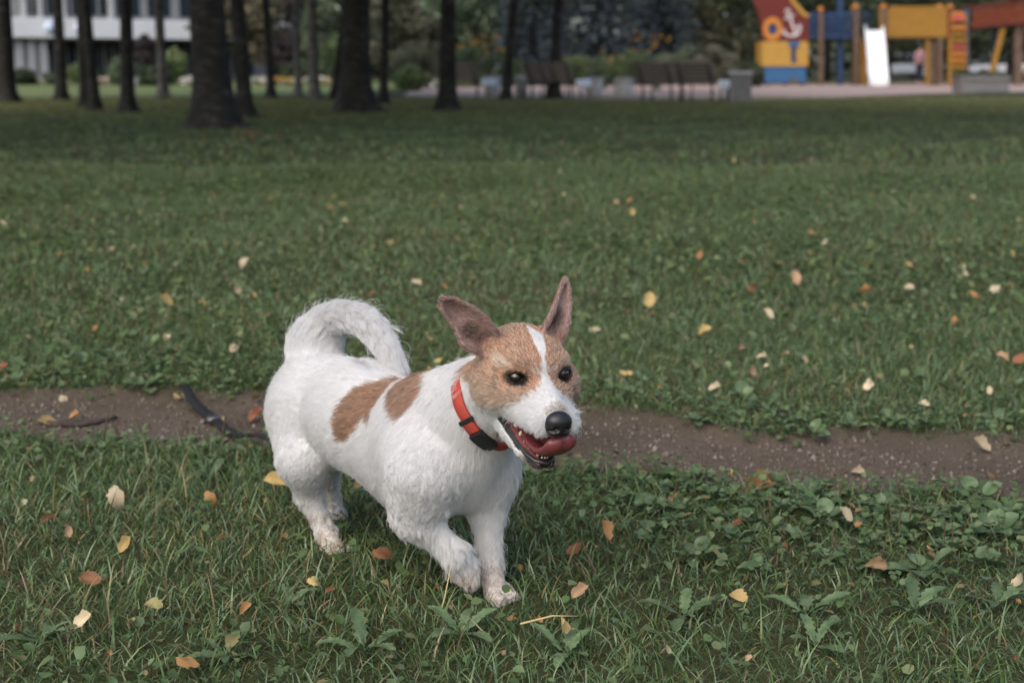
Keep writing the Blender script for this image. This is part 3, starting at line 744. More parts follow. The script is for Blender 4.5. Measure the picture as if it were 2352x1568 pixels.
# slide: a trough sweeping down towards the camera
sl = root('slide', 'bright white plastic slide in front of the play tower', 'slide')
prof = [(2007, 71, .0), (2008, 80, -.35), (2012, 120, -1.0), (2015, 160, -1.7), (2017, 182, -2.1), (2018, 192, -2.5), (2019, 194, -2.9)]
V, Fs = [], []
for px, py, d in prof:
    c = P(px, py, YP + d); w = .33
    for a, zz in ((-w - .06, .26), (-w, .24), (-w + .04, .02), (w - .04, .02), (w, .24), (w + .06, .26), (w + .06, -.04), (-w - .06, -.04)): V.append((c[0] + a, c[1], c[2] + zz))
for i in range(len(prof) - 1):
    for k in range(8): Fs.append((i * 8 + k, i * 8 + (k + 1) % 8, (i + 1) * 8 + (k + 1) % 8, (i + 1) * 8 + k))
Fs += [tuple(range(8)), tuple(len(V) - 8 + k for k in reversed(range(8)))]
MB().add(V, Fs).build('chute', M_SLIDE, sl, False, .03)
q = P(2019, 196, YP - 2.7); MB().box((q[0], YP - 2.7, .17), (.5, .4, .30)).build('foot', M_SLIDE, sl, False, .03)

cw = root('climbing_ladder', 'climbing wall ladder with yellow, orange and coral steps under a round top', 'climbing ladder')
rect('side_board', 2177, 30, 2184, gl, -.10, .10, M_YEL2, cw); rect('side_board', 2216, 30, 2223, gl, -.10, .10, M_POST, cw)
rect('back_board', 2184, 30, 2216, gl, .08, .12, M_POST, cw)
for k in range(9):
    rect('step', 2184.2, 60 + k * 15, 2215.8, 68 + k * 15, -.12 if k % 2 else -.18, .07, (M_PINKH, M_ORG, M_YEL2)[(k * 2) % 3 if k % 2 else 1 + k // 2 % 2], cw)
prism_o('arch', [(2200 + 23 * math.cos(t), 50 - 24 * math.sin(t)) for t in np.linspace(0, math.pi, 14)], -.06, .0, M_ORG, cw)
disc('arch_center', 2199, 40, 13, 9, -.10, -.065, M_PINKH, cw)

rb = root('arched_bridge', 'arched red-orange plank bridge leaving the picture at the right', 'play bridge')
for k in range(15):
    x0, x1 = 2236 + k * 13.5, 2236 + (k + 1) * 13.5 - 4.2
    f = lambda x: 15 - 17 * math.sin(min(1.5, (x - 2236) / 160)) ; g = lambda x: 60 - 12 * math.sin(min(1.5, (x - 2236) / 130))
    prism_o('plank', [(x0, g(x0)), (x1, g(x1)), (x1, f(x1)), (x0, f(x0))], .0, .06, M_REDOR, rb)
for fn, h_ in ((lambda x: 13 - 17 * math.sin(min(1.5, (x - 2236) / 160)), 5), (lambda x: 58 - 12 * math.sin(min(1.5, (x - 2236) / 130)), 7)):
    xs = np.linspace(2232, 2440, 16); prism_o('beam', [(x, fn(x) + h_) for x in xs] + [(x, fn(x)) for x in xs[::-1]], -.08, -.005, M_RED, rb)
    prism_o('beam', [(x, fn(x) + h_) for x in xs] + [(x, fn(x)) for x in xs[::-1]], 1.2, 1.28, M_RED, rb)
prism_o('deck', [(x, 66 - 12 * math.sin(min(1.5, (x - 2236) / 130))) for x in np.linspace(2232, 2440, 12)] + [(x, 63.5 - 12 * math.sin(min(1.5, (x - 2236) / 130))) for x in np.linspace(2440, 2232, 12)], .07, 1.19, M_POST, rb)
prism_o('brace', [(2268, gl), (2279, gl), (2312, 64), (2301, 64)], .1, .25, M_YEL2, rb)
post(rb, 2343, 52, 17, .3, None, False); post(rb, 2228, 22, 10, .5, M_BLU, False)
post(rb, 2308, 58, 9, 1.25, M_NAVY, False)

# ------------------------------------------------------------------ a grown-up standing beyond the tower, parked cars
M_SKIN = noise_mat('skin', (.42, .25, .18), (.46, .28, .20), 20, .6, 0)
def skin_body(name, verts, edges, radii, mat, parent, levels=1):
    me = bpy.data.meshes.new(name); me.from_pydata(verts, edges, [])
    o = link_mesh(name, me, mat, parent)
    sk = o.modifiers.new('skin', 'SKIN'); sk.use_smooth_shade = True
    for v, r in zip(me.skin_vertices[0].data, radii): v.radius = r if isinstance(r, tuple) else (r, r)
    me.skin_vertices[0].data[0].use_root = True
    ss = o.modifiers.new('sub', 'SUBSURF'); ss.levels = levels; ss.render_levels = levels
    return o
pb = G(2110, 193, .008); pe = empty('person', tuple(pb), .5)
tag(pe, 'person in a dusty pink jacket and dark trousers standing under the play tower', 'person')
skin_body('body', [(0, 0, .92), (0, 0, 1.12), (0, .01, 1.34), (0, .0, 1.46), (0, -.01, 1.52), (0, -.02, 1.62), (0, -.01, 1.70),
                   (.18, 0, 1.38), (.24, .02, 1.12), (.25, -.06, .88), (.25, -.08, .80), (-.18, 0, 1.38), (-.24, .02, 1.12), (-.24, -.05, .88), (-.24, -.07, .80),
                   (.09, 0, .86), (.10, -.01, .48), (.10, .03, .09), (.10, -.12, .035), (-.09, 0, .86), (-.11, .03, .48), (-.11, .06, .09), (-.11, -.09, .035)],
          [(0, 1), (1, 2), (2, 3), (3, 4), (4, 5), (5, 6), (2, 7), (7, 8), (8, 9), (9, 10), (2, 11), (11, 12), (12, 13), (13, 14), (0, 15), (15, 16), (16, 17), (17, 18), (0, 19), (19, 20), (20, 21), (21, 22)],
          [(.16, .11), (.14, .10), (.17, .10), .06, .055, (.080, .095), (.06, .075), .07, .05, .04, .035, .07, .05, .04, .035, .09, .065, .045, .04, .09, .065, .045, .04], M_SKIN, pe)
M_JACK = noise_mat('pink_jacket', (.34, .19, .20), (.42, .25, .26), 12, .9, .3, .01); M_JEAN = noise_mat('dark_trousers', (.018, .026, .040), (.035, .045, .065), 20, .9, .2, .01)
skin_body('jacket', [(0, 0, .88), (0, 0, 1.12), (0, .01, 1.34), (0, .0, 1.48), (.19, 0, 1.38), (.25, .02, 1.12), (.26, -.06, .87), (-.19, 0, 1.38), (-.25, .02, 1.12), (-.25, -.05, .87)],
          [(0, 1), (1, 2), (2, 3), (2, 4), (4, 5), (5, 6), (2, 7), (7, 8), (8, 9)], [(.20, .15), (.19, .145), (.20, .135), .075, .09, .072, .060, .09, .072, .060], M_JACK, pe)
skin_body('trousers', [(0, 0, .92), (.09, 0, .84), (.10, -.01, .48), (.10, .03, .10), (-.09, 0, .84), (-.11, .03, .48), (-.11, .06, .10)], [(0, 1), (1, 2), (2, 3), (0, 4), (4, 5), (5, 6)], [(.165, .12), .105, .08, .065, .105, .08, .065], M_JEAN, pe)
MB().lathe((0, .01, 1.60), [(.075, -.04), (.098, .03), (.092, .10), (.05, .145), (.01, .155)], 16).build('hair', M_BARK, pe, True)

M_CARP = noise_mat('pale_car_paint', (.42, .45, .50), (.46, .49, .54), 2, .25, 0, .01, 2, .5, .5); M_CARW = noise_mat('white_car_paint', (.60, .61, .63), (.64, .65, .67), 2, .25, 0, .01, 2, .5, .5)
M_TYRE = noise_mat('tyre_rubber', (.012, .012, .012), (.022, .022, .022), 30, .9, 0)
def car(px, y, mat, label):
    b = P(px, 150, y); t = empty('parked_car', (b[0], y, .02)); tag(t, label, 'car', 'cars parked beyond the playground')
    MB().prism([(-2.1, .32), (-2.05, .72), (-1.2, .86), (1.35, .90), (2.05, .84), (2.12, .34)], -.84, .84).build('body', mat, t, False, .06)
    MB().prism([(-1.25, .862), (-.55, 1.42), (.75, 1.46), (1.6, .885)], -.74, .74).build('cabin', M_GLASSD, t, False, .05)
    MB().prism([(-.6, 1.425), (-.5, 1.47), (.72, 1.505), (.85, 1.46)], -.7, .7).build('roof', mat, t, False, .02)
    for x in (-1.3, 1.3):
        for yy in (-.80, .80):
            w = MB().lathe((0, 0, 0), [(.20, -.1), (.31, -.1), (.32, 0), (.31, .1), (.20, .1)], 18).build('wheel', M_TYRE, t, True); w.location = (x, yy, .32); w.rotation_euler = (math.pi / 2, 0, 0)
            rm = MB().lathe((0, 0, 0), [(.19, -.105), (.19, .105)], 14).build('rim', M_CONC, w, True)
    for yy in (-.6, .6): MB().box((-2.07, yy, .62), (.08, .3, .12)).build('headlight', M_WHP, t, False, .02)
car(2062, 88, M_CARP, 'pale blue car parked in the distance between the slide and the person')
car(2300, 86, M_CARW, 'white car parked in the distance behind the low planter box')
# ------------------------------------------------------------------ leafy weeds, each plant with its own leaves
def leaf_blade(name, ln, w, curl, cup, serr=0.0, stalk=.25, tipx=.55, nx_=9, seed=0, wav=.0, lobes=0):
    """One leaf along +x: rounded outline, folded along the midrib, curled along its length."""
    rg = np.random.default_rng(seed); V, Q = [], []
    ts = np.linspace(0, 1, nx_); vs = np.array([-1, -.55, 0, .55, 1.])
    for i, t in enumerate(ts):
        prof = (t ** .6) * ((1 - t) ** tipx) * (1.75 if tipx < .6 else 2.15)
        if lobes: prof *= (.74 + .26 * (1 if i % 2 else -.5) * (1 - t * .5)) * rg.uniform(.85, 1.15)
        prof = max(prof, .02)
        for v in vs:
            ww = w * prof * (1 + serr * (rg.random() - .3) * (abs(v) > .9))
            x = ln * (stalk + t * (1 - stalk)); th = curl * t
            r = ln / max(abs(curl), 1e-3) if abs(curl) > .05 else None
            X, Z = (x, 0) if r is None else (math.sin(abs(curl) * x / ln) * r, (1 - math.cos(curl * x / ln)) * r * np.sign(curl))
            V.append((X, v * ww, Z + cup * abs(v) ** 1.5 * ww + wav * ln * math.sin(7 * t + 3 * v) * .04 + rg.normal(0, .004) * ln))
    for i in range(nx_ - 1):
        for k in range(4): Q.append((i * 5 + k, (i + 1) * 5 + k, (i + 1) * 5 + k + 1, i * 5 + k + 1))
    mb = MB().add(V, Q); s = ln * .012
    x0 = V[2]
    mb.tube([(0, 0, -.0), (x0[0] * .5, 0, x0[2] * .5 + .001), (x0[0] + ln * .12, 0, x0[2] + .001)], [s * 1.3, s * 1.1, s * .6], 5)
    me = bpy.data.meshes.new(name); me.from_pydata(mb.v, [], mb.f)
    me.polygons.foreach_set('use_smooth', np.ones(len(me.polygons), bool))
    return me
def leaf_material(name, c1, c2, spot=None, scale=60, transl=.25, rough=.55):
    m, nt, b = new_mat(name)
    tc = nt.nodes.new('ShaderNodeTexCoord'); oi = nt.nodes.new('ShaderNodeObjectInfo')
    ad = nt.nodes.new('ShaderNodeVectorMath'); ad.operation = 'ADD'
    nt.links.new(tc.outputs['Object'], ad.inputs[0]); nt.links.new(oi.outputs['Random'], ad.inputs[1])
    n = nt.nodes.new('ShaderNodeTexNoise'); n.inputs['Scale'].default_value = scale; n.inputs['Detail'].default_value = 5
    nt.links.new(ad.outputs[0], n.inputs['Vector'])
    r = nt.nodes.new('ShaderNodeValToRGB'); r.color_ramp.elements[0].position = .35; r.color_ramp.elements[1].position = .62
    r.color_ramp.elements[0].color = (*c1, 1); r.color_ramp.elements[1].color = (*c2, 1)
    if spot: e = r.color_ramp.elements.new(.74); e.color = (*spot, 1)
    nt.links.new(n.outputs['Fac'], r.inputs[0])
    hv = nt.nodes.new('ShaderNodeHueSaturation'); mr = nt.nodes.new('ShaderNodeMapRange'); mr.inputs[3].default_value = .75; mr.inputs[4].default_value = 1.25
    nt.links.new(oi.outputs['Random'], mr.inputs[0]); nt.links.new(mr.outputs[0], hv.inputs['Value']); nt.links.new(r.outputs[0], hv.inputs['Color'])
    w = nt.nodes.new('ShaderNodeTexWave'); w.wave_type = 'BANDS'; w.bands_direction = 'X'; w.inputs['Scale'].default_value = 55; w.inputs['Distortion'].default_value = 3
    nt.links.new(tc.outputs['Object'], w.inputs['Vector'])
    bp = nt.nodes.new('ShaderNodeBump'); bp.inputs['Strength'].default_value = .18; bp.inputs['Distance'].default_value = .0015
    nt.links.new(w.outputs['Fac'], bp.inputs['Height']); nt.links.new(bp.outputs[0], b.inputs['Normal'])
    nt.links.new(hv.outputs[0], b.inputs['Base Color']); b.inputs['Roughness'].default_value = rough; b.inputs['Specular IOR Level'].default_value = .35
    t = nt.nodes.new('ShaderNodeBsdfTranslucent'); nt.links.new(hv.outputs[0], t.inputs['Color'])
    mx = nt.nodes.new('ShaderNodeMixShader'); mx.inputs[0].default_value = transl
    nt.links.new(b.outputs[0], mx.inputs[1]); nt.links.new(t.outputs[0], mx.inputs[2]); nt.links.new(mx.outputs[0], nt.nodes['Material Output'].inputs['Surface'])
    return m
M_PLANT = leaf_material('weed_leaf', (.080, .128, .056), (.125, .180, .090), (.19, .21, .12), 30, .2, .4)
M_SPIKE = noise_mat('seed_spike', (.06, .045, .026), (.11, .08, .045), 300, .9, .5, .001)
PLANTAIN = [leaf_blade('leaf', .085, .026, c, .25, 0, .30, .62, 9, k, .6) for k, c in enumerate((-.9, -.5, -1.2, -.2))]
ROUND = [leaf_blade('leaf', .064, .021, c, .40, .35, .30, .55, 9, 10 + k, .8) for k, c in enumerate((-.7, -.4, -1.0))]
DANDEL = [leaf_blade('leaf', .120, .022, c, .15, .2, .10, .45, 13, 20 + k, .5, 1) for k, c in enumerate((-.8, -.5, -1.1))]
for m in PLANTAIN + ROUND + DANDEL: m.materials.append(M_PLANT)
sp_ = MB().tube([(0, 0, 0), (.002, 0, .035), (.004, 0, .055), (.006, .001, .085), (.007, .001, .10)], [.0009, .0009, .0022, .0020, .0008], 7).mesh('seed_spike'); sp_.materials.append(M_SPIKE)
def plant(px, py, kind, label, group, n=6, sc=1.0, spikes=0, rg=np.random.default_rng(11)):
    b = G(px, py); b[2] = ground_z(b[0], b[1])
    name = {'p': 'plantain_plant', 'r': 'broadleaf_weed', 'd': 'dandelion_plant'}[kind]
    t = empty(name, tuple(b)); tag(t, label, 'weed', group)
    var = {'p': PLANTAIN, 'r': ROUND, 'd': DANDEL}[kind]
    for k in range(n):
        o = bpy.data.objects.new('leaf', var[rg.integers(len(var))]); COL.objects.link(o); o.parent = t
        a = 2 * math.pi * (k + rg.random() * .6) / n; s = sc * rg.uniform(.65, 1.15)
        o.rotation_euler = (rg.normal(0, .2), -rg.uniform(.45, 1.05), a); o.scale = (s, s, s); o.location = (0, 0, .006)
    for k in range(spikes):
        o = bpy.data.objects.new('seed_spike', sp_); COL.objects.link(o); o.parent = t
        o.rotation_euler = (rg.normal(0, .15), rg.normal(0, .15), rg.uniform(0, 6)); s = rg.uniform(.45, .75); o.scale = (s, s, s); o.location = (rg.normal(0, .01), rg.normal(0, .01), .0)
LR = 'broad-leaved weed in the dense leafy patch below the path, right of the dog'
for px, py in [(1470, 1135), (1530, 1120), (1600, 1150), (1665, 1130), (1560, 1195), (1640, 1215), (1720, 1180), (1790, 1150), (1850, 1185), (1770, 1235), (1690, 1265), (1840, 1255), (1920, 1165), (1960, 1225), (2030, 1180), (2060, 1250), (2130, 1200), (2200, 1190), (2180, 1270), (2280, 1230), (1500, 1260), (1900, 1300), (2010, 1320), (1600, 1310), (1740, 1330), (1420, 1180), (1480, 1200), (1610, 1100), (1750, 1110), (1880, 1120), (1560, 1150), (1720, 1225), (1800, 1195), (1890, 1215), (1980, 1175), (2080, 1225), (2160, 1240), (2240, 1150), (2320, 1190), (2000, 1265), (1640, 1170), (1540, 1230), (2250, 1310), (2120, 1330), (1860, 1160)]:
    kd_ = 'r' if (px + py) % 3 else 'p'
    LR = ('round-leaved weed' if kd_ == 'r' else 'long-leaved plantain') + (' in the leafy patch, top rim by the path' if py < 1145 else ' in the middle of the leafy patch' if py < 1235 else ' on the lower rim of the leafy patch') + (', nearer the dog' if px < 1650 else ', farther right' if px < 1950 else ', near the right edge')
    plant(px, py, kd_, LR, 'weeds of the leafy patch', 8, RNG.uniform(.42, .74), int(RNG.random() < .22) * 2)
LF = 'leafy weed growing on the far edge of the dirt path, right of the dog'
for px, py in [(1385, 905), (1440, 925), (1520, 935), (1590, 950), (1660, 955), (1700, 980), (1760, 960), (1830, 985), (1900, 975), (1960, 990), (2040, 985), (2110, 985), (2290, 970), (1800, 1005), (1600, 985), (1870, 1008), (1700, 930), (1480, 890)]:
    kd_ = 'r' if (px + py) % 2 else 'p'; LF = ('round-leaved weed' if kd_ == 'r' else 'long-leaved plantain') + ' on the far edge of the path, ' + ('just right of the muzzle' if px < 1620 else 'where the path bends' if px < 1880 else 'towards the right edge')
    plant(px, py, kd_, LF, 'weeds on the far path edge', 7, RNG.uniform(.45, .78))
LL = 'grey-green broad weed on the far edge of the dirt path, left of the dog'
for px, py in [(60, 875), (90, 885), (150, 855), (35, 900), (205, 865), (260, 850), (340, 870), (380, 840), (330, 905)]:
    plant(px, py, 'p', LL, 'weeds left on the far path edge', 6, RNG.uniform(.5, .8))
LS = 'plantain with upright brown seed spikes at the near path edge, left of the dog'
for px, py in [(235, 1005), (268, 1010), (312, 1012), (335, 1010), (425, 1005), (492, 1012)]: plant(px, py, 'p', LS, 'plantains at the near path edge', 4, .5, 2)
for px, py, lab, n, sc in [(838, 1528, 'dandelion with large toothed upright leaves at the bottom, left of centre', 5, 1.0), (1060, 1490, 'dandelion with wide toothed leaves below the front paws', 5, .9), (520, 1545, 'dandelion with spotted leaves in the bottom grass, below the hind paws', 5, .9), (660, 1430, 'small dandelion below the hind paw', 4, .7), (480, 1110, 'dandelion with a large leaf between path and pale leaf, left of the dog', 4, .8),
                           (1300, 1530, 'dandelion near the yellow leaf at the bottom', 5, .8), (1570, 1440, 'dandelion between the lower right straw stalk and the ochre leaf', 5, .9), (2100, 1420, 'dandelion with broad leaves near the right bottom', 5, 1.0), (2290, 1400, 'large-leaved dandelion by the right edge', 5, 1.1), (1870, 1500, 'dandelion in the bottom grass right of the cream leaf', 4, .8), (100, 1500, 'dandelion in the lower left corner', 5, .9), (1850, 1430, 'dandelion half way between ochre leaf and right edge', 5, .9)]:
    plant(px, py, 'd', lab, None, n, sc * .62)

# ------------------------------------------------------------------ fallen leaves, each a thing
LMAT = {'cream': leaf_material('leaf_cream', (.50, .40, .25), (.62, .52, .36), (.42, .30, .16)), 'yellow': leaf_material('leaf_yellow', (.44, .30, .11), (.56, .42, .18), (.28, .16, .05)),
        'orange': leaf_material('leaf_orange', (.33, .165, .06), (.44, .25, .10), (.17, .075, .03)), 'tan': leaf_material('leaf_tan', (.33, .20, .11), (.45, .30, .18), (.20, .11, .06)),
        'brown': leaf_material('leaf_brown', (.14, .062, .028), (.21, .10, .045), (.09, .04, .02)), 'olive': leaf_material('leaf_olive', (.20, .19, .075), (.30, .27, .11), (.10, .07, .03)), 'red': leaf_material('leaf_red', (.23, .085, .04), (.31, .125, .06), (.13, .05, .025))}
FL = [leaf_blade('fallen_leaf', 1.0, .29, c, cp, .55, .0 if k % 2 else .12, .82, 12, 40 + k, 1.2) for k, (c, cp) in enumerate(((.6, .5), (-1.0, .35), (1.7, .6), (-.4, -.6), (1.0, 1.1), (-1.9, .3), (2.4, .4), (.2, 1.3)))]
def fallen(px, py, size, col, label, group=None, zoff=.028, face=.6, var=None, rot=None):
    b = G(px, py + size * .12, zoff * .8); y = b[1]; ln = size * math.hypot(y, .7) / FPX * 1.05
    g = ground_z(b[0], y); onp = in_path(np.array([b[0]]), np.array([y]))[0] > 0
    me = FL[RNG.integers(len(FL)) if var is None else var]
    o = bpy.data.objects.new('fallen_leaf', me); COL.objects.link(o)
    if not me.materials: me.materials.append(LMAT['tan'])
    o.material_slots[0].link = 'OBJECT'; o.material_slots[0].material = LMAT[col]
    a = RNG.uniform(0, 6.28) if rot is None else rot
    f = Vector((RNG.normal(0, .25), -face + RNG.normal(0, .1), 1)).normalized()
    M_ = f.to_track_quat('Z', 'Y').to_matrix().to_4x4() @ Matrix.Rotation(a, 4, 'Z') @ Matrix.Translation((-.5 * ln, 0, 0)) @ Matrix.Scale(ln, 4)
    o.matrix_world = Matrix.Translation((b[0], y, g + (.012 if onp else zoff + min(.02, ln * .2)))) @ M_
    tag(o, label, 'leaf', group)
LEAVES = [
    (265, 1162, 66, 'cream', 'large pale cream leaf lying in the grass left of the hind legs'), (640, 1138, 62, 'yellow', 'bright yellow leaf just behind the hind leg'),
    (52, 1160, 24, 'cream', 'small pale leaf near the left edge, level with the large cream one'), (290, 1282, 46, 'yellow', 'amber leaf standing on edge, below the large cream leaf'),
    (215, 1362, 56, 'brown', 'reddish brown leaf in the lower left grass'), (485, 1168, 44, 'orange', 'folded orange leaf between the cream and the bright yellow one'),
    (112, 1206, 32, 'brown', 'dark brown leaf under the small pale one at the left'), (160, 1240, 30, 'tan', 'dull tan leaf left of the amber upright one'),
    (352, 1416, 48, 'olive', 'grey-olive leaf curled in the lower left grass'), (195, 1466, 56, 'cream', 'flat straw-pale leaf near the lower left corner'),
    (565, 1435, 34, 'orange', 'small orange leaf among the bottom grass, left of centre'), (535, 1498, 56, 'olive', 'spotted yellowish leaf upright at the bottom, left of centre'),
    (434, 1552, 50, 'orange', 'orange leaf cut by the bottom edge of the picture'), (732, 1368, 46, 'yellow', 'curled yellow leaf below the hind paw'),
    (884, 1306, 52, 'brown', 'brown curled leaf between hind and front paws'), (832, 1145, 44, 'yellow', 'amber leaf seen under the belly of the dog'),
    (1285, 1476, 62, 'yellow', 'golden yellow leaf at the bottom right of the front paws'), (1692, 1384, 52, 'yellow', 'ochre leaf with toothed edge, right of the straw stalk'),
    (1332, 1390, 44, 'tan', 'narrow tan leaf with a long stem, right of the front paw'), (1385, 1258, 54, 'orange', 'torn orange-brown leaf standing in the grass below the muzzle'),
    (1318, 1288, 42, 'brown', 'dark brown leaf behind the torn orange one'), (1942, 1200, 44, 'cream', 'cream-yellow leaf among the broad green weeds'),
    (1972, 1222, 28, 'orange', 'orange leaf touching the cream-yellow one in the weeds'), (2010, 1316, 48, 'tan', 'pointed tan leaf below the broad weeds'),
    (1748, 1096, 74, 'orange', 'curled two-toned leaf, orange and cream, on the near edge of the path'), (1672, 1110, 26, 'yellow', 'small yellow leaf left of the curled two-toned one'),
    (1972, 1052, 30, 'cream', 'small cream leaf lying on the dirt path, right side'), (2266, 1108, 44, 'tan', 'flat tan leaf by the path at the right edge'),
    (2340, 1350, 44, 'cream', 'pale pinkish leaf cut by the right edge'), (1530, 1518, 30, 'cream', 'slim cream leaf in the bottom grass, right of centre'),
    (1690, 1226, 30, 'brown', 'maroon leaf under the broad weeds'), (2256, 985, 52, 'cream', 'large pale leaf on the far path edge near the right edge'),
    (1640, 914, 36, 'cream', 'cream leaf above the weeds on the far path edge'), (110, 944, 46, 'yellow', 'yellow leaf lying on the path beside the twig'),
    (172, 936, 34, 'orange', 'orange leaf lying on the path above the twig'), (588, 930, 46, 'red', 'long rust-brown leaf on the path just behind the rump'),
    (503, 929, 28, 'yellow', 'small yellow leaf beside the black strap'), (414, 893, 32, 'tan', 'tan leaf at the upper end of the black strap'),
    (146, 900, 32, 'cream', 'curled pale leaf on the far path edge at the left'), (6, 868, 34, 'red', 'rust-red leaf cut by the left edge above the path'),
    (541, 812, 42, 'cream', 'whitish leaf standing out on the lawn left of the tail'), (208, 765, 40, 'orange', 'orange leaf on the lawn, left, above the path'),
    (382, 712, 40, 'yellow', 'yellow crumpled leaf left of the tail tip'), (374, 738, 28, 'cream', 'cream leaf under the yellow crumpled one'),
    (547, 680, 28, 'cream', 'round cream leaf on the lawn above the whitish one'), (583, 692, 18, 'yellow', 'little amber leaf next to the round cream one'),
    (284, 690, 24, 'cream', 'pale leaf on the left lawn above the orange one'), (208, 583, 24, 'yellow', 'upright yellow leaf, left of a tan one on the mid lawn'),
    (253, 583, 22, 'tan', 'upright tan leaf, right of the yellow one on the mid lawn'), (552, 612, 36, 'cream', 'whitish leaf strip on the mid lawn left of the dog'),
    (757, 482, 22, 'orange', 'orange leaf high on the lawn above the tail'), (330, 624, 22, 'orange', 'dull orange leaf on the left mid lawn'),
    (1828, 638, 38, 'tan', 'round tan leaf standing up on the right lawn'), (1732, 660, 32, 'red', 'rust-red leaf left of the round tan one'),
    (1492, 692, 44, 'yellow', 'crumpled yellow leaf right of the upright ear'), (1984, 682, 40, 'orange', 'flat orange leaf on the right lawn'),
    (2206, 638, 38, 'cream', 'pale crumpled leaf on the far right lawn'), (2086, 658, 26, 'cream', 'small whitish leaf left of the pale crumpled one'),
    (2286, 666, 34, 'cream', 'bright pale leaf near the right edge of the lawn'), (2240, 678, 26, 'orange', 'orange leaf between the two palest ones at the right'),
    (2340, 828, 40, 'red', 'rust-orange leaf cut by the right edge above the path'), (1766, 720, 32, 'cream', 'cream leaf in the strawy patch on the right lawn'),
    (1366, 752, 26, 'cream', 'pinkish pale leaf right of the ears on the lawn'), (1620, 762, 32, 'yellow', 'arched yellow leaf on the right lawn'),
    (1748, 832, 28, 'cream', 'pale leaf with a stem above the far path edge'), (2090, 608, 28, 'yellow', 'yellow leaf on the upper right lawn'),
    (1860, 551, 38, 'tan', 'tan crumpled leaf on the upper right lawn'), (1896, 564, 20, 'cream', 'small white leaf beside the tan crumpled one'),
    (1455, 493, 22, 'yellow', 'amber leaf on the upper lawn above the upright ear'), (1606, 592, 26, 'orange', 'rusty leaf on the lawn between the upright ear and the tan ones'),
    (2318, 602, 28, 'yellow', 'yellow leaf on the upper lawn by the right edge'), (1725, 870, 32, 'tan', 'tan leaf over the far weeds right of the muzzle'), (2190, 740, 22, 'orange', 'orange upright leaf in the strawy patch at the right')]
for px, py, s, c, lab in LEAVES: fallen(px, py, s * 1.08, c, lab, 'fallen autumn leaves', .026, .8, None, (math.pi / 2 if 'upright' in lab or 'standing' in lab else RNG.choice([0, math.pi])) + RNG.normal(0, .45))
for k in range(125):                                                     # the many small ones farther off, which nothing tells apart
    py = RNG.uniform(.0, 1) ** 1.6 * 640 + 318; px = RNG.uniform(-60, 2420)
    c = ('cream', 'yellow', 'orange', 'tan', 'brown', 'red')[RNG.choice(6, p=[.26, .22, .16, .22, .1, .04])]
    nm = {'cream': 'pale cream', 'yellow': 'yellow', 'orange': 'orange', 'tan': 'tan', 'brown': 'brown', 'red': 'rusty'}[c]
    b = G(px, py)
    if in_path(b[:1], b[1:2])[0] > -.05: continue
    fallen(px, py, RNG.uniform(.014, .042) * FPX / b[1], c, 'tiny blurred ' + nm + ' leaf scattered over the lawn between path and grove', 'small leaves scattered on the far lawn', .018)
for k in range(44):
    px, py = RNG.uniform(0, 2352), RNG.uniform(1080, 1560); c = ('tan', 'brown', 'olive', 'orange')[RNG.integers(4)]
    fallen(px, py, RNG.uniform(14, 26), c, 'crumbled ' + {'tan': 'tan', 'brown': 'brown', 'olive': 'olive', 'orange': 'orange'}[c] + ' leaf bit sunk in the near grass', 'leaf bits sunk in the near grass', .012)
for k in range(26):                                                      # brown litter at the foot of the stoutest trunk
    px, py = RNG.normal(560, 75), RNG.normal(306, 7)
    fallen(px, py, RNG.uniform(8, 13), 'brown', 'brown leaf in the litter at the foot of the stoutest trunk', 'brown litter by the stoutest trunk', .04)

# ------------------------------------------------------------------ straw stalks, twig, strap
M_STRAW = noise_mat('straw', (.40, .30, .14), (.52, .42, .22), 80, .7, .2, .001); M_TWIG = noise_mat('twig_bark', (.035, .026, .022), (.085, .066, .058), 60, .9, .6, .002, 6)
for (x0, y0_, x1, y1_), lab in [((1195, 1432, 1328, 1414), 'pale straw stalk lying on the grass right of the front paws'), ((995, 1390, 1035, 1302), 'thin upright straw stalk before the front paws'), ((705, 1180, 690, 1260), 'dark thin stalk standing before the hind paw')]:
    a, b = G(x0, y0_, .045), G(x1, y1_, .045)
    if abs(x1 - x0) < 60: b = P(x1, y1_, a[1]); a[2] = .0
    m = (a + b) / 2 + np.array([.004, 0, .006])
    MB().tube([a, m, b], [.0014, .0013, .0006], 6).build('stalk', M_TWIG if 'dark' in lab else M_STRAW, None, True)
    tag(COL.objects[-1], lab, 'stalk')
pts = [G(*p, .012) for p in ((92, 957), (135, 961), (180, 962), (225, 955), (268, 945))]
for p in pts: p[2] += ground_z(p[0], p[1])
MB().tube(pts, [.006, .0075, .007, .006, .004], 8).tube([pts[1], pts[1] + np.array([.03, .03, .012])], [.003, .001], 6).build('twig', M_TWIG, None, True)
tag(COL.objects[-1], 'dark bent twig lying on the dirt path at the left', 'twig')
M_STRAP = noise_mat('black_webbing', (.009, .009, .010), (.017, .017, .019), 400, .95, .5, .001); M_METAL, nt_, b_ = new_mat('grey_metal'); b_.inputs['Base Color'].default_value = (.10, .10, .105, 1); b_.inputs['Metallic'].default_value = .6; b_.inputs['Roughness'].default_value = .4
sp = [G(*p, z) for p, z in (((424, 884), .035), ((440, 906), .03), ((462, 925), .025), ((490, 946), .02), ((520, 968), .02), ((552, 985), .03), ((590, 1003), .04), ((640, 1022), .05), ((700, 1036), .05))]
for p in sp: p[2] += ground_z(p[0], p[1])
st = empty('strap', tuple(sp[0])); tag(st, 'black webbing strap lying across the dirt path behind the dog', 'strap')
off = np.array(sp[0])
MB().tube([p - off for p in sp[:4]], [.010, .014, .015, .013], 10, True, .45).build('loop', M_STRAP, st, True)
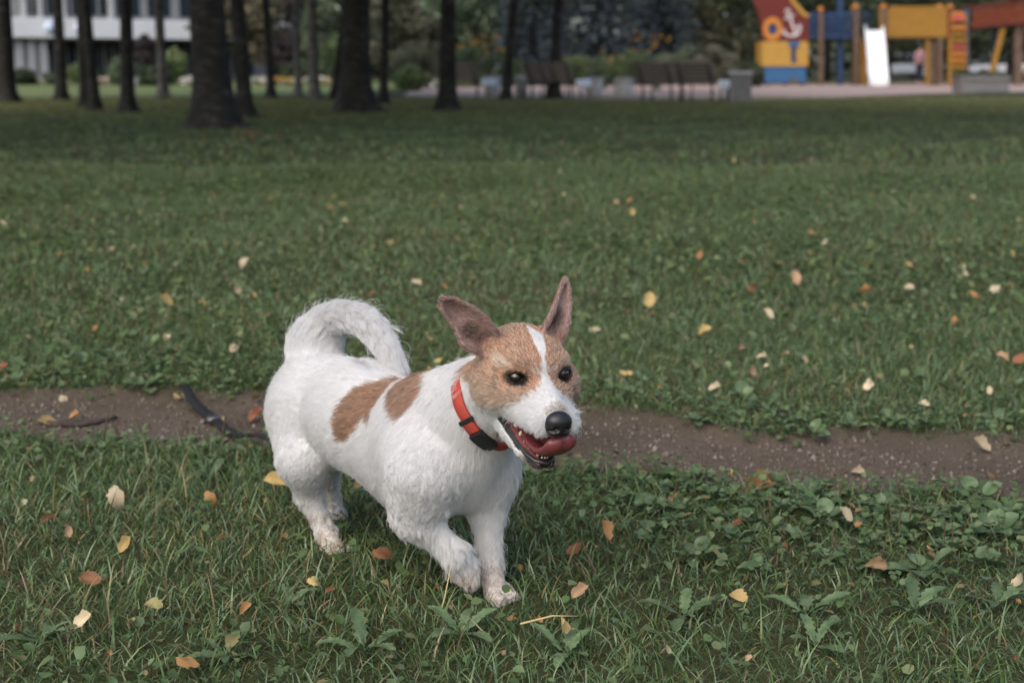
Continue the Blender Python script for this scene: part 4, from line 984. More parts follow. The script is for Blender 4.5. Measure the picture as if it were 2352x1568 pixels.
MB().tube([p - off for p in sp[3:]], [.011, .012, .011, .010, .010, .010], 10, True, .4).build('webbing', M_STRAP, st, True)
d_ = (sp[4] - sp[2]); d_ /= np.linalg.norm(d_)
MB().tube([sp[3] - off - d_ * .012, sp[3] - off + d_ * .0, sp[3] - off + d_ * .012], [.0165, .018, .0165], 12, True, .5).build('keeper', M_METAL, st, True)
# ------------------------------------------------------------------ the dog
HM = np.array([[0.37043, 0.92276, 0.10627], [-0.91452, 0.38235, -0.13216], [-0.16258, -0.04823, 0.98552]])   # head axes: forward, left, up
HS = 1.1717
HT = np.array([0.03454, 1.930, 0.38056])          # midway between the eyes
HEADING = np.array([0.74, -0.67, 0.0]); HEADING /= np.linalg.norm(HEADING)
def H2W(p): return (np.asarray(p, float) * HS) @ HM.T + HT
def W2H(p): return ((p - HT) @ HM) / HS
def Hdir(v): return HM @ np.asarray(v, float)

def d_cone(p, a, b, ra, rb):
    a, b = np.asarray(a, float), np.asarray(b, float)
    ab = b - a
    t = np.clip(((p - a) @ ab) / (ab @ ab), 0, 1)
    q = p - a - t[..., None] * ab
    return np.sqrt((q * q).sum(-1)) - (ra + t * (rb - ra))
def d_ell(p, c, r, M=None):
    q = p - np.asarray(c, float)
    if M is not None: q = q @ M
    r = np.asarray(r, float)
    k0 = np.sqrt(((q / r) ** 2).sum(-1)); k1 = np.sqrt(((q / (r * r)) ** 2).sum(-1)) + 1e-9
    return k0 * (k0 - 1) / k1
def d_cloud(p, pts, r):
    sh = p.shape[:-1]; q = p.reshape(-1, 3).astype(np.float32); out = np.empty(len(q), np.float32)
    pts = pts.astype(np.float32); pp = (pts * pts).sum(1)
    for i in range(0, len(q), 20000):
        c = q[i:i + 20000]
        d2 = (c * c).sum(1)[:, None] + pp[None] - 2 * c @ pts.T
        out[i:i + 20000] = np.sqrt(np.maximum(d2.min(1), 0))
    return out.reshape(sh) - r

PR = []      # primitives: kind, geometry, k, flow direction, hair length (m), zone
def cone(a, b, ra, rb, k=0.03, flow=None, hair=0.018, zone='body', op=1):
    a, b = np.asarray(a, float), np.asarray(b, float)
    fl = (b - a) if flow is None else np.asarray(flow, float)
    PR.append(dict(t='c', a=a, b=b, ra=ra, rb=rb, k=k, flow=fl / np.linalg.norm(fl), hair=hair, zone=zone, op=op))
def ell(c, r, M=None, k=0.03, flow=(0, 0, -1), hair=0.018, zone='body', op=1):
    fl = np.asarray(flow, float)
    PR.append(dict(t='e', c=np.asarray(c, float), r=np.asarray(r, float), M=M, k=k, flow=fl / np.linalg.norm(fl), hair=hair, zone=zone, op=op))
def hcone(a, b, ra, rb, k=0.012, hair=0.009, zone='head', op=1): cone(H2W(a), H2W(b), ra * HS, rb * HS, k * HS, None, hair, zone, op)
def hell(c, r, k=0.012, hair=0.009, zone='head', op=1): ell(H2W(c), np.asarray(r) * HS, HM, k * HS, (0, 0, -1), hair, zone, op)

BK = -HEADING
# trunk
cone((-.145, 2.130, .247), (-.250, 2.245, .250), .068, .067, .05, BK + [0, 0, -.25], .015)
cone((-.142, 2.116, .204), (-.243, 2.236, .233), .084, .066, .05, BK + [0, 0, -.45], .017)
cone((-.250, 2.245, .250), (-.325, 2.330, .252), .070, .074, .05, BK + [0, 0, -.05], .015)
ell((-.325, 2.335, .222), (.064, .070, .080), None, .05, (-.2, .2, -1), .017)
ell((-.082, 2.050, .236), (.064, .064, .074), None, .05, (-.15, .1, -1), .015)
ell((-.080, 2.066, .188), (.038, .038, .036), None, .03, (.1, -.1, -1), .024)
# neck and shoulders
cone(H2W((-.058, 0, -.034)), (-.108, 2.085, .270), .058, .078, .05, (-.3, .35, -.8), .020, 'neck')
ell((-.140, 2.035, .215), (.046, .046, .066), None, .04, (-.35, .1, -1), .013)
ell((-.036, 2.095, .205), (.040, .040, .068), None, .04, (.1, .1, -1), .018)
# right fore leg, swung across
cone((-.128, 2.005, .215), (-.142, 2.020, .152), .050, .035, .03, (-.1, .2, -1), .013, 'leg')
cone((-.143, 2.022, .146), (-.086, 2.005, .094), .0240, .0148, .02, (.55, -.1, -.75), .026, 'leg')
cone((-.086, 2.005, .094), (-.073, 2.010, .072), .0155, .0140, .015, (.05, -.1, -1), .020, 'leg')
cone((-.072, 2.010, .070), (-.064, 2.004, .056), .0150, .0120, .015, (.2, -.3, -1), .012, 'paw')
# left fore leg, planted
cone((-.034, 2.090, .195), (-.038, 2.085, .135), .036, .0225, .03, (0, 0, -1), .015, 'leg')
cone((-.038, 2.085, .135), (-.034, 2.052, .062), .0205, .0150, .02, (.05, -.1, -1), .023, 'leg')
cone((-.034, 2.052, .060), (-.027, 2.038, .034), .0150, .0155, .012, (.1, -.15, -1), .014, 'paw')
for o_ in (-.013, -.004, .006, .014): cone(np.array([-.024, 2.036, .026]) + np.array([.74, .67, 0]) * o_ * .8, np.array([-.010, 2.010, .018]) + np.array([.74, .67, 0]) * o_ * 1.15, .0105, .0088, .005, (.4, -.5, -.6), .007, 'paw')
# right hind leg
KR, HR, MR, FR, TRr = P(697, 1055, 2.250), P(711, 1138, 2.285), P(750, 1228, 2.262), P(764, 1258, 2.245), P(786, 1268, 2.225)
cone((-.328, 2.295, .232), KR, .054, .031, .035, (-.1, .2, -1), .011, 'thigh')
cone(P(698, 955, 2.310), P(700, 1045, 2.272), .044, .032, .05, (-.1, .2, -1), .012, 'thigh')
cone(KR, HR, .030, .0160, .03, (-.02, .2, -1), .012, 'leg')
cone(KR + [-.004, .040, .01], HR + [-.002, .004, .006], .024, .0145, .03, (-.02, .1, -1), .011, 'leg')
cone(HR, MR, .0160, .0145, .015, (.3, -.1, -1), .012, 'leg')
cone(MR, FR, .0160, .0165, .012, (.3, -.3, -1), .009, 'paw')
for o_ in (-.012, .0, .012): cone(FR + [o_, o_ * .6, -.004], TRr + [o_ * 1.1, o_ * .7, -.002], .0105, .0085, .005, (.4, -.5, -.7), .006, 'paw')
# left hind leg
KL, HL, ML, FL_, TL_ = P(748, 1040, 2.380), P(754, 1118, 2.430), P(774, 1182, 2.420), P(782, 1198, 2.410), P(797, 1206, 2.395)
cone((-.302, 2.375, .215), KL, .048, .030, .04, (0, 0, -1), .013, 'thigh')
cone(KL, HL, .027, .0145, .02, (0, .1, -1), .011, 'leg')
cone(HL, ML, .0145, .0135, .015, (.2, 0, -1), .010, 'leg')
cone(ML, FL_, .0145, .0150, .012, (.5, -.4, -.8), .008, 'paw')
for o_ in (-.010, .002, .013): cone(FL_ + [o_, o_ * .6, -.003], TL_ + [o_, o_ * .6, -.001], .0095, .0075, .005, (.5, -.4, -.8), .006, 'paw')
# tail, curled forward over the back
_tk = np.array([P(722, 822, 2.365), P(727, 778, 2.38), P(746, 747, 2.375), P(775, 730, 2.35), P(812, 728, 2.32), P(846, 746, 2.29), P(873, 778, 2.265), P(894, 814, 2.245), P(914, 850, 2.23)])
_tu = np.linspace(0, 8, 25)
TAIL = np.stack([np.interp(_tu, range(9), _tk[:, j]) for j in range(3)], 1)
for _ in range(3): TAIL[1:-1] = (TAIL[:-2] + 2 * TAIL[1:-1] + TAIL[2:]) / 4
TR = np.interp(_tu, range(9), [.034, .027, .022, .0180, .015, .014, .012, .009, .005])
for i in range(len(TAIL) - 1):
    cone(TAIL[i], TAIL[i + 1], TR[i], TR[i + 1], .012 if i > 2 else .03, None, .026, 'tail')
# head
hell((-.046, 0, .002), (.056, .051, .041), .014, .010)
hell((-.020, 0, .006), (.036, .041, .027))
for s in (-1, 1):
    hell((-.012, s * .028, .013), (.017, .015, .011), .008, .008)
    hell((-.030, s * .040, -.024), (.036, .025, .030), .014, .017)
    hell((.006, s * .025, -.021), (.019, .017, .016), .010, .010)
    hcone((.000, s * .019, -.037), (.058, s * (.013 if s < 0 else .0155), -.037), .018, .0140, .010, .019, 'muzzle')
    hcone((-.040, s * .026, -.060), (.018, s * .0155, -.087), .0155, .0095, .006, .009, 'jaw')
    hcone((.018, s * .0155, -.087), (.045, s * .007, -.0960), .0095, .0080, .004, .004, 'jaw')
hcone((.004, 0, -.014), (.058, 0, -.026), .020, .0135, .010, .010, 'muzzle')
hell((.060, 0, -.034), (.014, .015, .015), .008, .008, 'muzzle')
hcone((-.055, 0, -.062), (.030, 0, -.096), .024, .007, .006, .012, 'jaw')
# eye sockets
for s in (-1, 1):
    hell((.008 if s < 0 else .006, -.0268 if s < 0 else .0350, -.0028 if s < 0 else -.0005), (.0090, .0125, .0080), .004, .003, 'socket', -1)

def ear_sheet(top, bot, xs, cup):
    """Ear leaf as a dense cloud: two edges in the head's side-up plane, pushed forward or back for the cup."""
    n, m = 60, 34
    top, bot = np.array(top), np.array(bot)
    def spl(e, u):
        k = np.linspace(0, 1, len(e)); return np.stack([np.interp(u, k, e[:, j]) for j in range(e.shape[1])], 1)
    u = np.linspace(0, 1, n); v = np.linspace(0, 1, m)
    A, B = spl(top, u), spl(bot, u)
    x = np.interp(u, np.linspace(0, 1, len(xs)), xs)
    pts = np.zeros((n, m, 3))
    for j, vv in enumerate(v):
        yz = A * (1 - vv) + B * vv
        pts[:, j, 1:] = yz
        pts[:, j, 0] = x - cup * (1 - u * 0.6) * (1 - (2 * vv - 1) ** 2) + 0.012 * (1 - u) * abs(2 * vv - 1) ** 3
    return pts
def front(px, py, xl):
    o = np.array([0, 0, CAM_H]); a, b = (px - 1176) / FPX, -(py - 784) / FPX
    d = np.array([a, CT + b * ST, -ST + b * CT]); n = HM[:, 0]
    t = ((HT + n * xl * HS - o) @ n) / (d @ n)
    return tuple(W2H(o + d * t)[1:])
XR, XL = (-.054, -.047, -.050, -.058, -.063, -.062), (-.050, -.044, -.046, -.056, -.064, -.068)
EAR_R = ear_sheet([front(*q, x) for q, x in zip(((1160, 790), (1136, 756), (1112, 722), (1080, 700), (1045, 684), (1022, 683)), XR)],
                  [front(*q, x) for q, x in zip(((1118, 815), (1086, 802), (1058, 790), (1050, 762), (1032, 738), (1014, 710)), XR)], XR, .016)
EAR_L = ear_sheet([front(*q, x) for q, x in zip(((1228, 778), (1244, 750), (1262, 716), (1275, 684), (1287, 656), (1297, 644)), XL)],
                  [front(*q, x) for q, x in zip(((1276, 800), (1286, 772), (1299, 742), (1305, 700), (1306, 665), (1301, 644)), XL)], XL, .012)
for E_ in (EAR_R, EAR_L):
    PR.append(dict(t='p', pts=H2W(E_.reshape(-1, 3)), r=.0030, k=.007, flow=None, hair=.0055, zone='ear', op=1, sheet=E_))

def prim_d(pr, p):
    if pr['t'] == 'c': return d_cone(p, pr['a'], pr['b'], pr['ra'], pr['rb'])
    if pr['t'] == 'e': return d_ell(p, pr['c'], pr['r'], pr['M'])
    return d_cloud(p, pr['pts'], pr['r'])
def prim_box(pr):
    if pr['t'] == 'c':
        r = max(pr['ra'], pr['rb']); return np.minimum(pr['a'], pr['b']) - r, np.maximum(pr['a'], pr['b']) + r
    if pr['t'] == 'e': r = pr['r'].max(); return pr['c'] - r, pr['c'] + r
    return pr['pts'].min(0) - pr['r'], pr['pts'].max(0) + pr['r']

def sdf_grid(prims, lo, hi, h):
    lo, hi = np.asarray(lo, float), np.asarray(hi, float)
    n = np.ceil((hi - lo) / h).astype(int) + 1
    D = np.full(n, 0.05, np.float32)
    for pr in prims:
        a, b = prim_box(pr); m = pr['k'] + 0.012
        i0 = np.clip(np.floor((a - m - lo) / h).astype(int), 0, n - 1); i1 = np.clip(np.ceil((b + m - lo) / h).astype(int) + 1, 1, n)
        ax = [lo[j] + h * np.arange(i0[j], i1[j]) for j in range(3)]
        p = np.stack(np.meshgrid(*ax, indexing='ij'), -1)
        d = prim_d(pr, p).astype(np.float32)
        s = (slice(i0[0], i1[0]), slice(i0[1], i1[1]), slice(i0[2], i1[2]))
        k = pr['k']; A = D[s]
        if pr['op'] > 0:
            hh = np.maximum(k - np.abs(A - d), 0) / k; D[s] = np.minimum(A, d) - hh * hh * k * 0.25
        else:
            d = -d; hh = np.maximum(k - np.abs(A - d), 0) / k; D[s] = np.maximum(A, d) + hh * hh * k * 0.25
    return D, lo

def surface_nets(D, lo, h):
    s = D < 0
    c = np.zeros(np.array(D.shape) - 1, np.int8)
    for i in (0, 1):
        for j in (0, 1):
            for k in (0, 1):
                c += s[i:D.shape[0] - 1 + i, j:D.shape[1] - 1 + j, k:D.shape[2] - 1 + k]
    act = (c > 0) & (c < 8)
    idx = np.argwhere(act)
    ids = np.full(act.shape, -1, np.int32); ids[act] = np.arange(len(idx))
    acc = np.zeros((len(idx), 3)); cnt = np.zeros(len(idx))
    cor = [np.array(q) for q in ((0,0,0),(1,0,0),(0,1,0),(1,1,0),(0,0,1),(1,0,1),(0,1,1),(1,1,1))]
    for a in range(8):
        for b in range(a + 1, 8):
            if np.abs(cor[a] - cor[b]).sum() != 1: continue
            pa, pb = idx + cor[a], idx + cor[b]
            da, db = D[pa[:, 0], pa[:, 1], pa[:, 2]], D[pb[:, 0], pb[:, 1], pb[:, 2]]
            x = (da < 0) != (db < 0)
            t = np.where(x, da / np.where(x, da - db, 1), 0)
            acc += np.where(x[:, None], cor[a] + t[:, None] * (cor[b] - cor[a]), 0); cnt += x
    V = lo + h * (idx + acc / cnt[:, None])
    Q = []
    for ax in range(3):
        o1, o2 = [(1, 2), (2, 0), (0, 1)][ax]
        sl0 = [slice(None)] * 3; sl1 = [slice(None)] * 3
        sl0[ax] = slice(0, -1); sl1[ax] = slice(1, None)
        e0, e1 = s[tuple(sl0)], s[tuple(sl1)]
        for flip in (False, True):
            e = np.argwhere((e0 & ~e1) if not flip else (~e0 & e1))
            e = e[(e[:, o1] > 0) & (e[:, o2] > 0)]
            u = np.zeros(3, int); u[o1] = 1; w = np.zeros(3, int); w[o2] = 1
            q = [e - u - w, e - w, e, e - u]
            q = np.stack([ids[x[:, 0], x[:, 1], x[:, 2]] for x in q], 1)
            Q.append(q if not flip else q[:, ::-1])
    return V, np.concatenate(Q)

GH = 0.0025
DG, DLO = sdf_grid(PR, (-.47, 1.77, -.012), (.17, 2.53, .57), GH)
DV, DQ = surface_nets(DG, DLO, GH)

def sdf_normal(p):
    """Gradient of the distance grid at points, trilinear."""
    out = np.zeros_like(p)
    def smp(q):
        f = (q - DLO) / GH; i = np.clip(np.floor(f).astype(int), 0, np.array(DG.shape) - 2); w = f - i
        r = 0
        for a in (0, 1):
            for b in (0, 1):
                for c in (0, 1):
                    ww = (w[:, 0] if a else 1 - w[:, 0]) * (w[:, 1] if b else 1 - w[:, 1]) * (w[:, 2] if c else 1 - w[:, 2])
                    r = r + ww * DG[i[:, 0] + a, i[:, 1] + b, i[:, 2] + c]
        return r
    for j in range(3):
        e = np.zeros(3); e[j] = GH
        out[:, j] = smp(p + e) - smp(p - e)
    return out / (np.linalg.norm(out, axis=1, keepdims=True) + 1e-9)
# ------------------------------------------------------------------ coat: colours, parts, fur
LATERAL = np.array([0.67, 0.74, 0.0]); LATERAL /= np.linalg.norm(LATERAL)
PATCHES = [np.array([(-1.637, .230), (-1.648, .258), (-1.644, .282), (-1.630, .309), (-1.595, .322), (-1.567, .325), (-1.556, .311), (-1.560, .294), (-1.556, .271), (-1.579, .279), (-1.584, .258), (-1.609, .232)]),
           np.array([(-1.541, .318), (-1.547, .346), (-1.487, .362), (-1.454, .340), (-1.461, .317), (-1.478, .296), (-1.500, .300)])]
TAN_HEAD = np.array([(.0165, .010), (.028, -.0025), (.032, -.0065), (.0305, -.018), (.027, -.0236), (.014, -.033), (-.004, -.0385), (-.016, -.043), (-.036, -.036), (-.060, -.028), (-.092, -.026), (-.110, .09), (.0165, .09)])
EYES = np.array([[.0000, -.0268, -.0028], [-.0005, .0350, -.0005]])

def poly_sd(p, poly):
    """Signed distance to a polygon, negative inside."""
    d = np.full(len(p), 1e9); inside = np.zeros(len(p), bool)
    n = len(poly)
    for i in range(n):
        a, b = poly[i], poly[(i + 1) % n]
        e = b - a; w = p - a
        t = np.clip((w @ e) / (e @ e), 0, 1)
        d = np.minimum(d, np.linalg.norm(w - t[:, None] * e, axis=1))
        c = (a[1] > p[:, 1]) != (b[1] > p[:, 1])
        x = (b[0] - a[0]) * (p[:, 1] - a[1]) / (b[1] - a[1] + 1e-12) + a[0]
        inside ^= c & (p[:, 0] < x)
    return np.where(inside, -d, d)
def sst(x, a, b):
    t = np.clip((x - a) / (b - a), 0, 1); return t * t * (3 - 2 * t)

LIFTS = dict(leg=.37, thigh=.24, paw=.26, tail=.33, head=.30, muzzle=.58, jaw=.3, ear=.18)
def zone_of(p):
    """Blend of flow and hair length from the primitives near each point, and the zone of the nearest."""
    dm = np.full(len(p), 1e9); zi = np.zeros(len(p), int)
    ds = []
    for i, pr in enumerate(PR):
        if pr['op'] < 0: ds.append(None); continue
        d = prim_d(pr, p); ds.append(d)
        m = d < dm; dm[m] = d[m]; zi[m] = i
    lf = np.zeros(len(p)); fl = np.zeros((len(p), 3)); hl = np.zeros(len(p)); ws = np.zeros(len(p))
    for i, pr in enumerate(PR):
        if ds[i] is None: continue
        w = np.exp(-(ds[i] - dm) / (.010 if pr['zone'] in ('head', 'muzzle', 'jaw', 'ear', 'paw') else .020))
        hl += w * pr['hair']; ws += w; lf += w * LIFTS.get(pr['zone'], .19)
        if pr['flow'] is not None: fl += w[:, None] * pr['flow']
    zones = np.array([pr['zone'] for pr in PR])[zi]
    return fl, hl / ws, zones, lf / ws

def coat(p, n, zones):
    """Hair colour at surface points: (N,3), and a mask of bare skin with its colour."""
    N = len(p); h = W2H(p); nh = n @ HM
    white = np.array([.655, .65, .645]); tan = np.array([.30, .142, .074])
    col = np.tile(white, (N, 1))
    jag = (np.sin(p[:, 0] * 900 + p[:, 2] * 500) + np.sin(p[:, 2] * 1300 - p[:, 1] * 700)) * .0012
    # saddle patches on the near flank
    sz = np.stack([p @ HEADING, p[:, 2]], 1); l = p @ LATERAL
    bodyz = np.isin(zones, ['body', 'neck'])
    for pg in PATCHES:
        m = sst(-(poly_sd(sz, pg) + jag), -.003, .004) * (l < 1.50) * bodyz
        col += m[:, None] * (np.array([.235, .122, .070]) - col)
    # head
    hd = np.isin(zones, ['head', 'muzzle', 'socket']) | ((zones == 'ear')) | ((zones == 'neck') & (h[:, 0] > -.09) & (h[:, 2] > -.03))
    m = sst(-(poly_sd(h[:, [0, 2]], TAN_HEAD) + jag), -.003, .004)
    bc = np.interp(h[:, 0], [-.045, -.024, 0, .010, .016, .024], [.002, .0045, .0025, .001, .0015, .002])
    bw = np.interp(h[:, 0], [-.055, -.043, -.030, -.022, 0, .010, .016, .026], [-.004, .002, .006, .0082, .0058, .0030, .0034, .008])
    blaze = sst(bw - np.abs(h[:, 1] - bc) + jag * .4, -.0012, .0018) * (h[:, 2] > -.01)
    m = m * (1 - blaze) * hd
    ctan = tan + 0 * col
    low = sst(-h[:, 2], .004, .036)[:, None]                       # greyer, paler cheeks
    ctan = ctan * (1 - low * .9) + np.array([.40, .30, .215]) * low * .9
    for s in (-1, 1):                                               # pale brows
        d = np.sqrt(((h[:, 0] + .010) / .018) ** 2 + ((h[:, 1] - s * .041) / .016) ** 2 + ((h[:, 2] - .0125) / .0075) ** 2)
        ctan += (sst(-d, -1.3, -.4) * .9)[:, None] * (np.array([.56, .46, .36]) - ctan)
    col += m[:, None] * (ctan - col)
    for e, s in zip(EYES, (-1, 1)):                                 # dark lids and the mark at the inner corner
        d = np.sqrt(((h[:, 0] - e[0] - .004) / .016) ** 2 + ((h[:, 1] - e[1]) / .0135) ** 2 + ((h[:, 2] - e[2]) / .0092) ** 2)
        k = sst(-d, -1.45, -.85) * hd
        col += k[:, None] * (np.array([.030, .020, .014]) - col)
        d = np.sqrt(((h[:, 0] - .012) / .016) ** 2 + ((h[:, 1] - e[1] + s * .009) / .0060) ** 2 + ((h[:, 2] - e[2] - .010) / .013) ** 2)
        k = sst(-d, -1.3, -.4) * hd * .35
        col += k[:, None] * (np.array([.07, .045, .03]) - col)
    chin = (zones == 'jaw') * sst(h[:, 0], .022, .040) * sst(nh[:, 2], -.95, -.2)
    col += chin[:, None] * (np.array([.03, .025, .024]) - col)
    d = np.linalg.norm(h - np.array([.070, 0, -.022]), axis=1)      # grey above the nose
    col *= (1 - .62 * sst(-d, -.016, -.004) * hd)[:, None]
    lo_ = sst(-p[:, 2], -.15, -.02) * np.isin(zones, ['leg', 'paw'])
    col *= 1 - lo_[:, None] * np.array([.10, .13, .17])
    # ears
    ea = zones == 'ear'
    inner = ea & (nh[:, 0] > .05)
    col[ea] = np.array([.20, .078, .038])
    col[inner] = np.array([.24, .155, .135])
    sk_can = np.zeros(N)
    for E_, (iu, iv) in ((EAR_R, (20, 20)), (EAR_L, (22, 17))):
        dd = np.linalg.norm(h - E_[iu, iv], axis=1); sk_can = np.maximum(sk_can, sst(-dd, -.034, -.002))
    k1 = sst(sk_can, .02, .45)[:, None]; k2 = sst(sk_can, .55, .95)[:, None]
    ci = col.copy(); ci = ci * (1 - k1) + np.array([.27, .175, .16]) * k1; ci = ci * (1 - k2) + np.array([.07, .04, .038]) * k2
    col[inner] = ci[inner]
    # dirty toes
    pw = (zones == 'paw')
    col[pw] *= (1 - .35 * sst(-p[pw][:, 2], -.026, -.008))[:, None] * np.array([1, .93, .88])
    # bare skin
    jaw = (zones == 'jaw')
    mouth = (jaw & (nh[:, 2] > .22) & (h[:, 0] > -.040)) | (np.isin(zones, ['muzzle', 'head', 'neck']) & (h[:, 0] > -.042) & (h[:, 0] < .068) & (h[:, 2] < -.040) & (np.abs(h[:, 1]) < .030) & (nh[:, 2] < -.45))
    sk = np.tile(np.array([.45, .32, .28]), (N, 1))
    sk[mouth] = np.array([.20, .055, .055])
    out_rim = jaw & mouth & (np.abs(h[:, 1]) > np.interp(h[:, 0], [-.04, .018, .046], [.034, .0215, .0095]))
    sk[out_rim] = (.012, .010, .011)
    return col, mouth, inner, sk

D_MAT, nt_, b_ = new_mat('dog_skin')
a_ = nt_.nodes.new('ShaderNodeAttribute'); a_.attribute_name = 'col'
nt_.links.new(a_.outputs['Color'], b_.inputs['Base Color']); b_.inputs['Roughness'].default_value = .55; b_.inputs['Specular IOR Level'].default_value = .3

DN = sdf_normal(DV)
_f, _h, _z, _i = zone_of(DV)
_c, _m, _in, _s = coat(DV, DN, _z)
vc = _c * .9; vc[_m] = _s[_m]
dog_me = np_mesh('dog', DV, DQ, 4)
vcol(dog_me, vc)
dog = link_mesh('dog', dog_me, D_MAT, smooth=True)
tag(dog, 'white terrier with tan patches and curled tail, tongue out, trotting over the grass', 'dog')

# fur: every hair a curve
def sample_surface(density):
    Vq = DV[DQ]
    tri = np.concatenate([Vq[:, [0, 1, 2]], Vq[:, [0, 2, 3]]])
    ar = np.linalg.norm(np.cross(tri[:, 1] - tri[:, 0], tri[:, 2] - tri[:, 0]), axis=1) * .5
    dens = density(tri.mean(1))
    w = ar * dens
    n = RNG.poisson(w)
    idx = np.repeat(np.arange(len(tri)), n)
    r1, r2 = RNG.random(len(idx)), RNG.random(len(idx))
    fl = r1 + r2 > 1; r1[fl] = 1 - r1[fl]; r2[fl] = 1 - r2[fl]
    t = tri[idx]
    return t[:, 0] + r1[:, None] * (t[:, 1] - t[:, 0]) + r2[:, None] * (t[:, 2] - t[:, 0])
def fur_density(c):
    h = W2H(c)
    d = np.full(len(c), 0.8e6)
    d[(h[:, 0] > -.10) & (h[:, 2] > -.11) & (np.abs(h[:, 1]) < .09)] = 1.5e6
    return d
FP = sample_surface(fur_density)
FN = sdf_normal(FP)
FF, FL, FZ, FI = zone_of(FP)
FC, FM, FIN, _ = coat(FP, FN, FZ)
FH = W2H(FP)
hdm = np.isin(FZ, ['head', 'muzzle', 'socket'])
fl_h = FH - np.array([.088, 0, -.030])                               # hair runs back from the nose
fl_h[:, 2] -= .10 * sst(-FH[:, 2], .0, .04) * .5
back = fl_h @ HM.T
FF[hdm] = (back / np.linalg.norm(back, axis=1, keepdims=True))[hdm]
earm = FZ == 'ear'
ear_dir = np.where(FH[:, 1:2] < 0, np.array([[-.01, -.075, .05]]), np.array([[-.02, .008, .07]])) @ HM.T
FF[earm] = ear_dir[earm]
jawm = FZ == 'jaw'
FF[jawm] = (HM @ np.array([-.8, 0, -.35]))
FF /= np.linalg.norm(FF, axis=1, keepdims=True) + 1e-9
# cut what may not carry hair
de = np.minimum(*[np.linalg.norm((FH - e - np.array([.006, 0, 0])) / np.array([.020, .0110, .0074]), axis=1) for e in EYES])
dn = np.linalg.norm((FH - np.array([.076, 0, -.033])) / np.array([.017, .016, .0165]), axis=1)
CN_ = np.array([.739, -.448, .502]); CC_ = np.array([-.036, 2.031, .322])
FL[(np.abs((FP - CC_) @ CN_) < .010) & (np.linalg.norm(FP - CC_, axis=1) < .10) & ~hdm & (FZ != 'ear') & (FP[:, 2] < .335)] *= .35
keep = ~FM & ~((de < 1) & hdm) & ~((dn < 1) & hdm) & ~(FIN & (RNG.random(len(FP)) < .35))
FP, FN, FF, FL, FZ, FC, FH, hdm, earm, jawm, FIN, FI = [a[keep] for a in (FP, FN, FF, FL, FZ, FC, FH, hdm, earm, jawm, FIN, FI)]
N = len(FP)
ft = FF - (FF * FN).sum(1, keepdims=True) * FN
tl = np.linalg.norm(ft, axis=1, keepdims=True)
ft = np.where(tl > .05, ft / (tl + 1e-9), np.array([[0, 0, -1.0]]))
swirl = (np.sin(FP @ np.array([61., 37., 45.])) + .6 * np.sin(FP @ np.array([-97., 120., 83.]) + 2))[:, None]
fb = np.cross(FN, ft)
ft = ft + fb * swirl * .15 + fb * RNG.normal(0, 1, (N, 1)) * np.where(FZ == 'muzzle', .38, np.where(np.isin(FZ, ['leg', 'tail']), .18, .12))[:, None]; ft /= np.linalg.norm(ft, axis=1, keepdims=True)
legm = np.isin(FZ, ['leg', 'paw', 'thigh']); tailm = FZ == 'tail'; muz = FZ == 'muzzle'
lift = FI.copy()
lift *= RNG.uniform(.6, 1.4, N)
L = FL * RNG.uniform(.65, 1.2, N)
L[muz] *= np.interp(FH[muz][:, 0], [0, .06], [1.0, .80])
L[earm & FIN] *= 1.5
L[jawm & (FH[:, 0] > .012)] *= .6
L *= np.where((de[keep] < 1.9) & hdm, .5, 1)
topface = hdm & (FH[:, 0] > -.01) & (np.abs(FH[:, 1]) < .014); L[topface] *= .7
whisk = muz & (FH[:, 0] > .01) & (RNG.random(N) < .02); L[whisk] *= 1.9; lift[whisk] = .75
stray = RNG.random(N) < .016; L[stray & ~hdm & ~earm] *= 1.5; lift[stray] *= 1.8
outer_tail = tailm & (FN[:, 2] > .2); L[outer_tail] *= 1.25; lift[outer_tail] *= 1.25
rearR = (FZ == 'leg') & (FN[:, 1] > .1); L[rearR] *= 1.15
K = 6
S_ = np.linspace(0, 1, K)[None, :, None]
tv, nv, bv = ft[:, None], FN[:, None], np.cross(FN, ft)[:, None]
Lk = L[:, None, None]; lk = lift[:, None, None]
pos = FP[:, None] - .0008 * nv + Lk * (tv * S_ * (1 - .35 * lk) + nv * lk * (1.5 * S_ - .75 * S_ ** 2) + np.array([0, 0, -1.0]) * .10 * S_ ** 2)
# locks: hairs lean towards the tip of a guide hair, and the guide waves
ng = N // 26
gi = RNG.choice(N, ng, replace=False)
kd = kdtree.KDTree(ng)
for j, i in enumerate(gi): kd.insert(FP[i], j)
kd.balance()
near = np.fromiter((kd.find(p)[1] for p in FP), int, N)
g = gi[near]
gph = RNG.uniform(0, 6.28, ng)[near]; gam = RNG.uniform(.3, 1, ng)[near]
wave = np.where(legm, .0032, np.where(tailm, .0016, np.where(hdm, .0004, .0007))) * gam
cl = np.where(legm, .66, np.where(tailm, .56, np.where(hdm, .58, .40)))
cl[earm] = .1
off = FP - FP[g]
tgt = pos[g] + off[:, None] * (1 - .75 * S_)
same = np.linalg.norm(off, axis=1) < .012
wgt = (cl * same)[:, None, None] * S_ ** 1.3
pos = pos * (1 - wgt) + tgt * wgt
pos += bv * (wave[:, None, None] * np.sin(S_ * 5.0 + gph[:, None, None]) * S_)
pos += RNG.normal(0, .00025, pos.shape) * S_
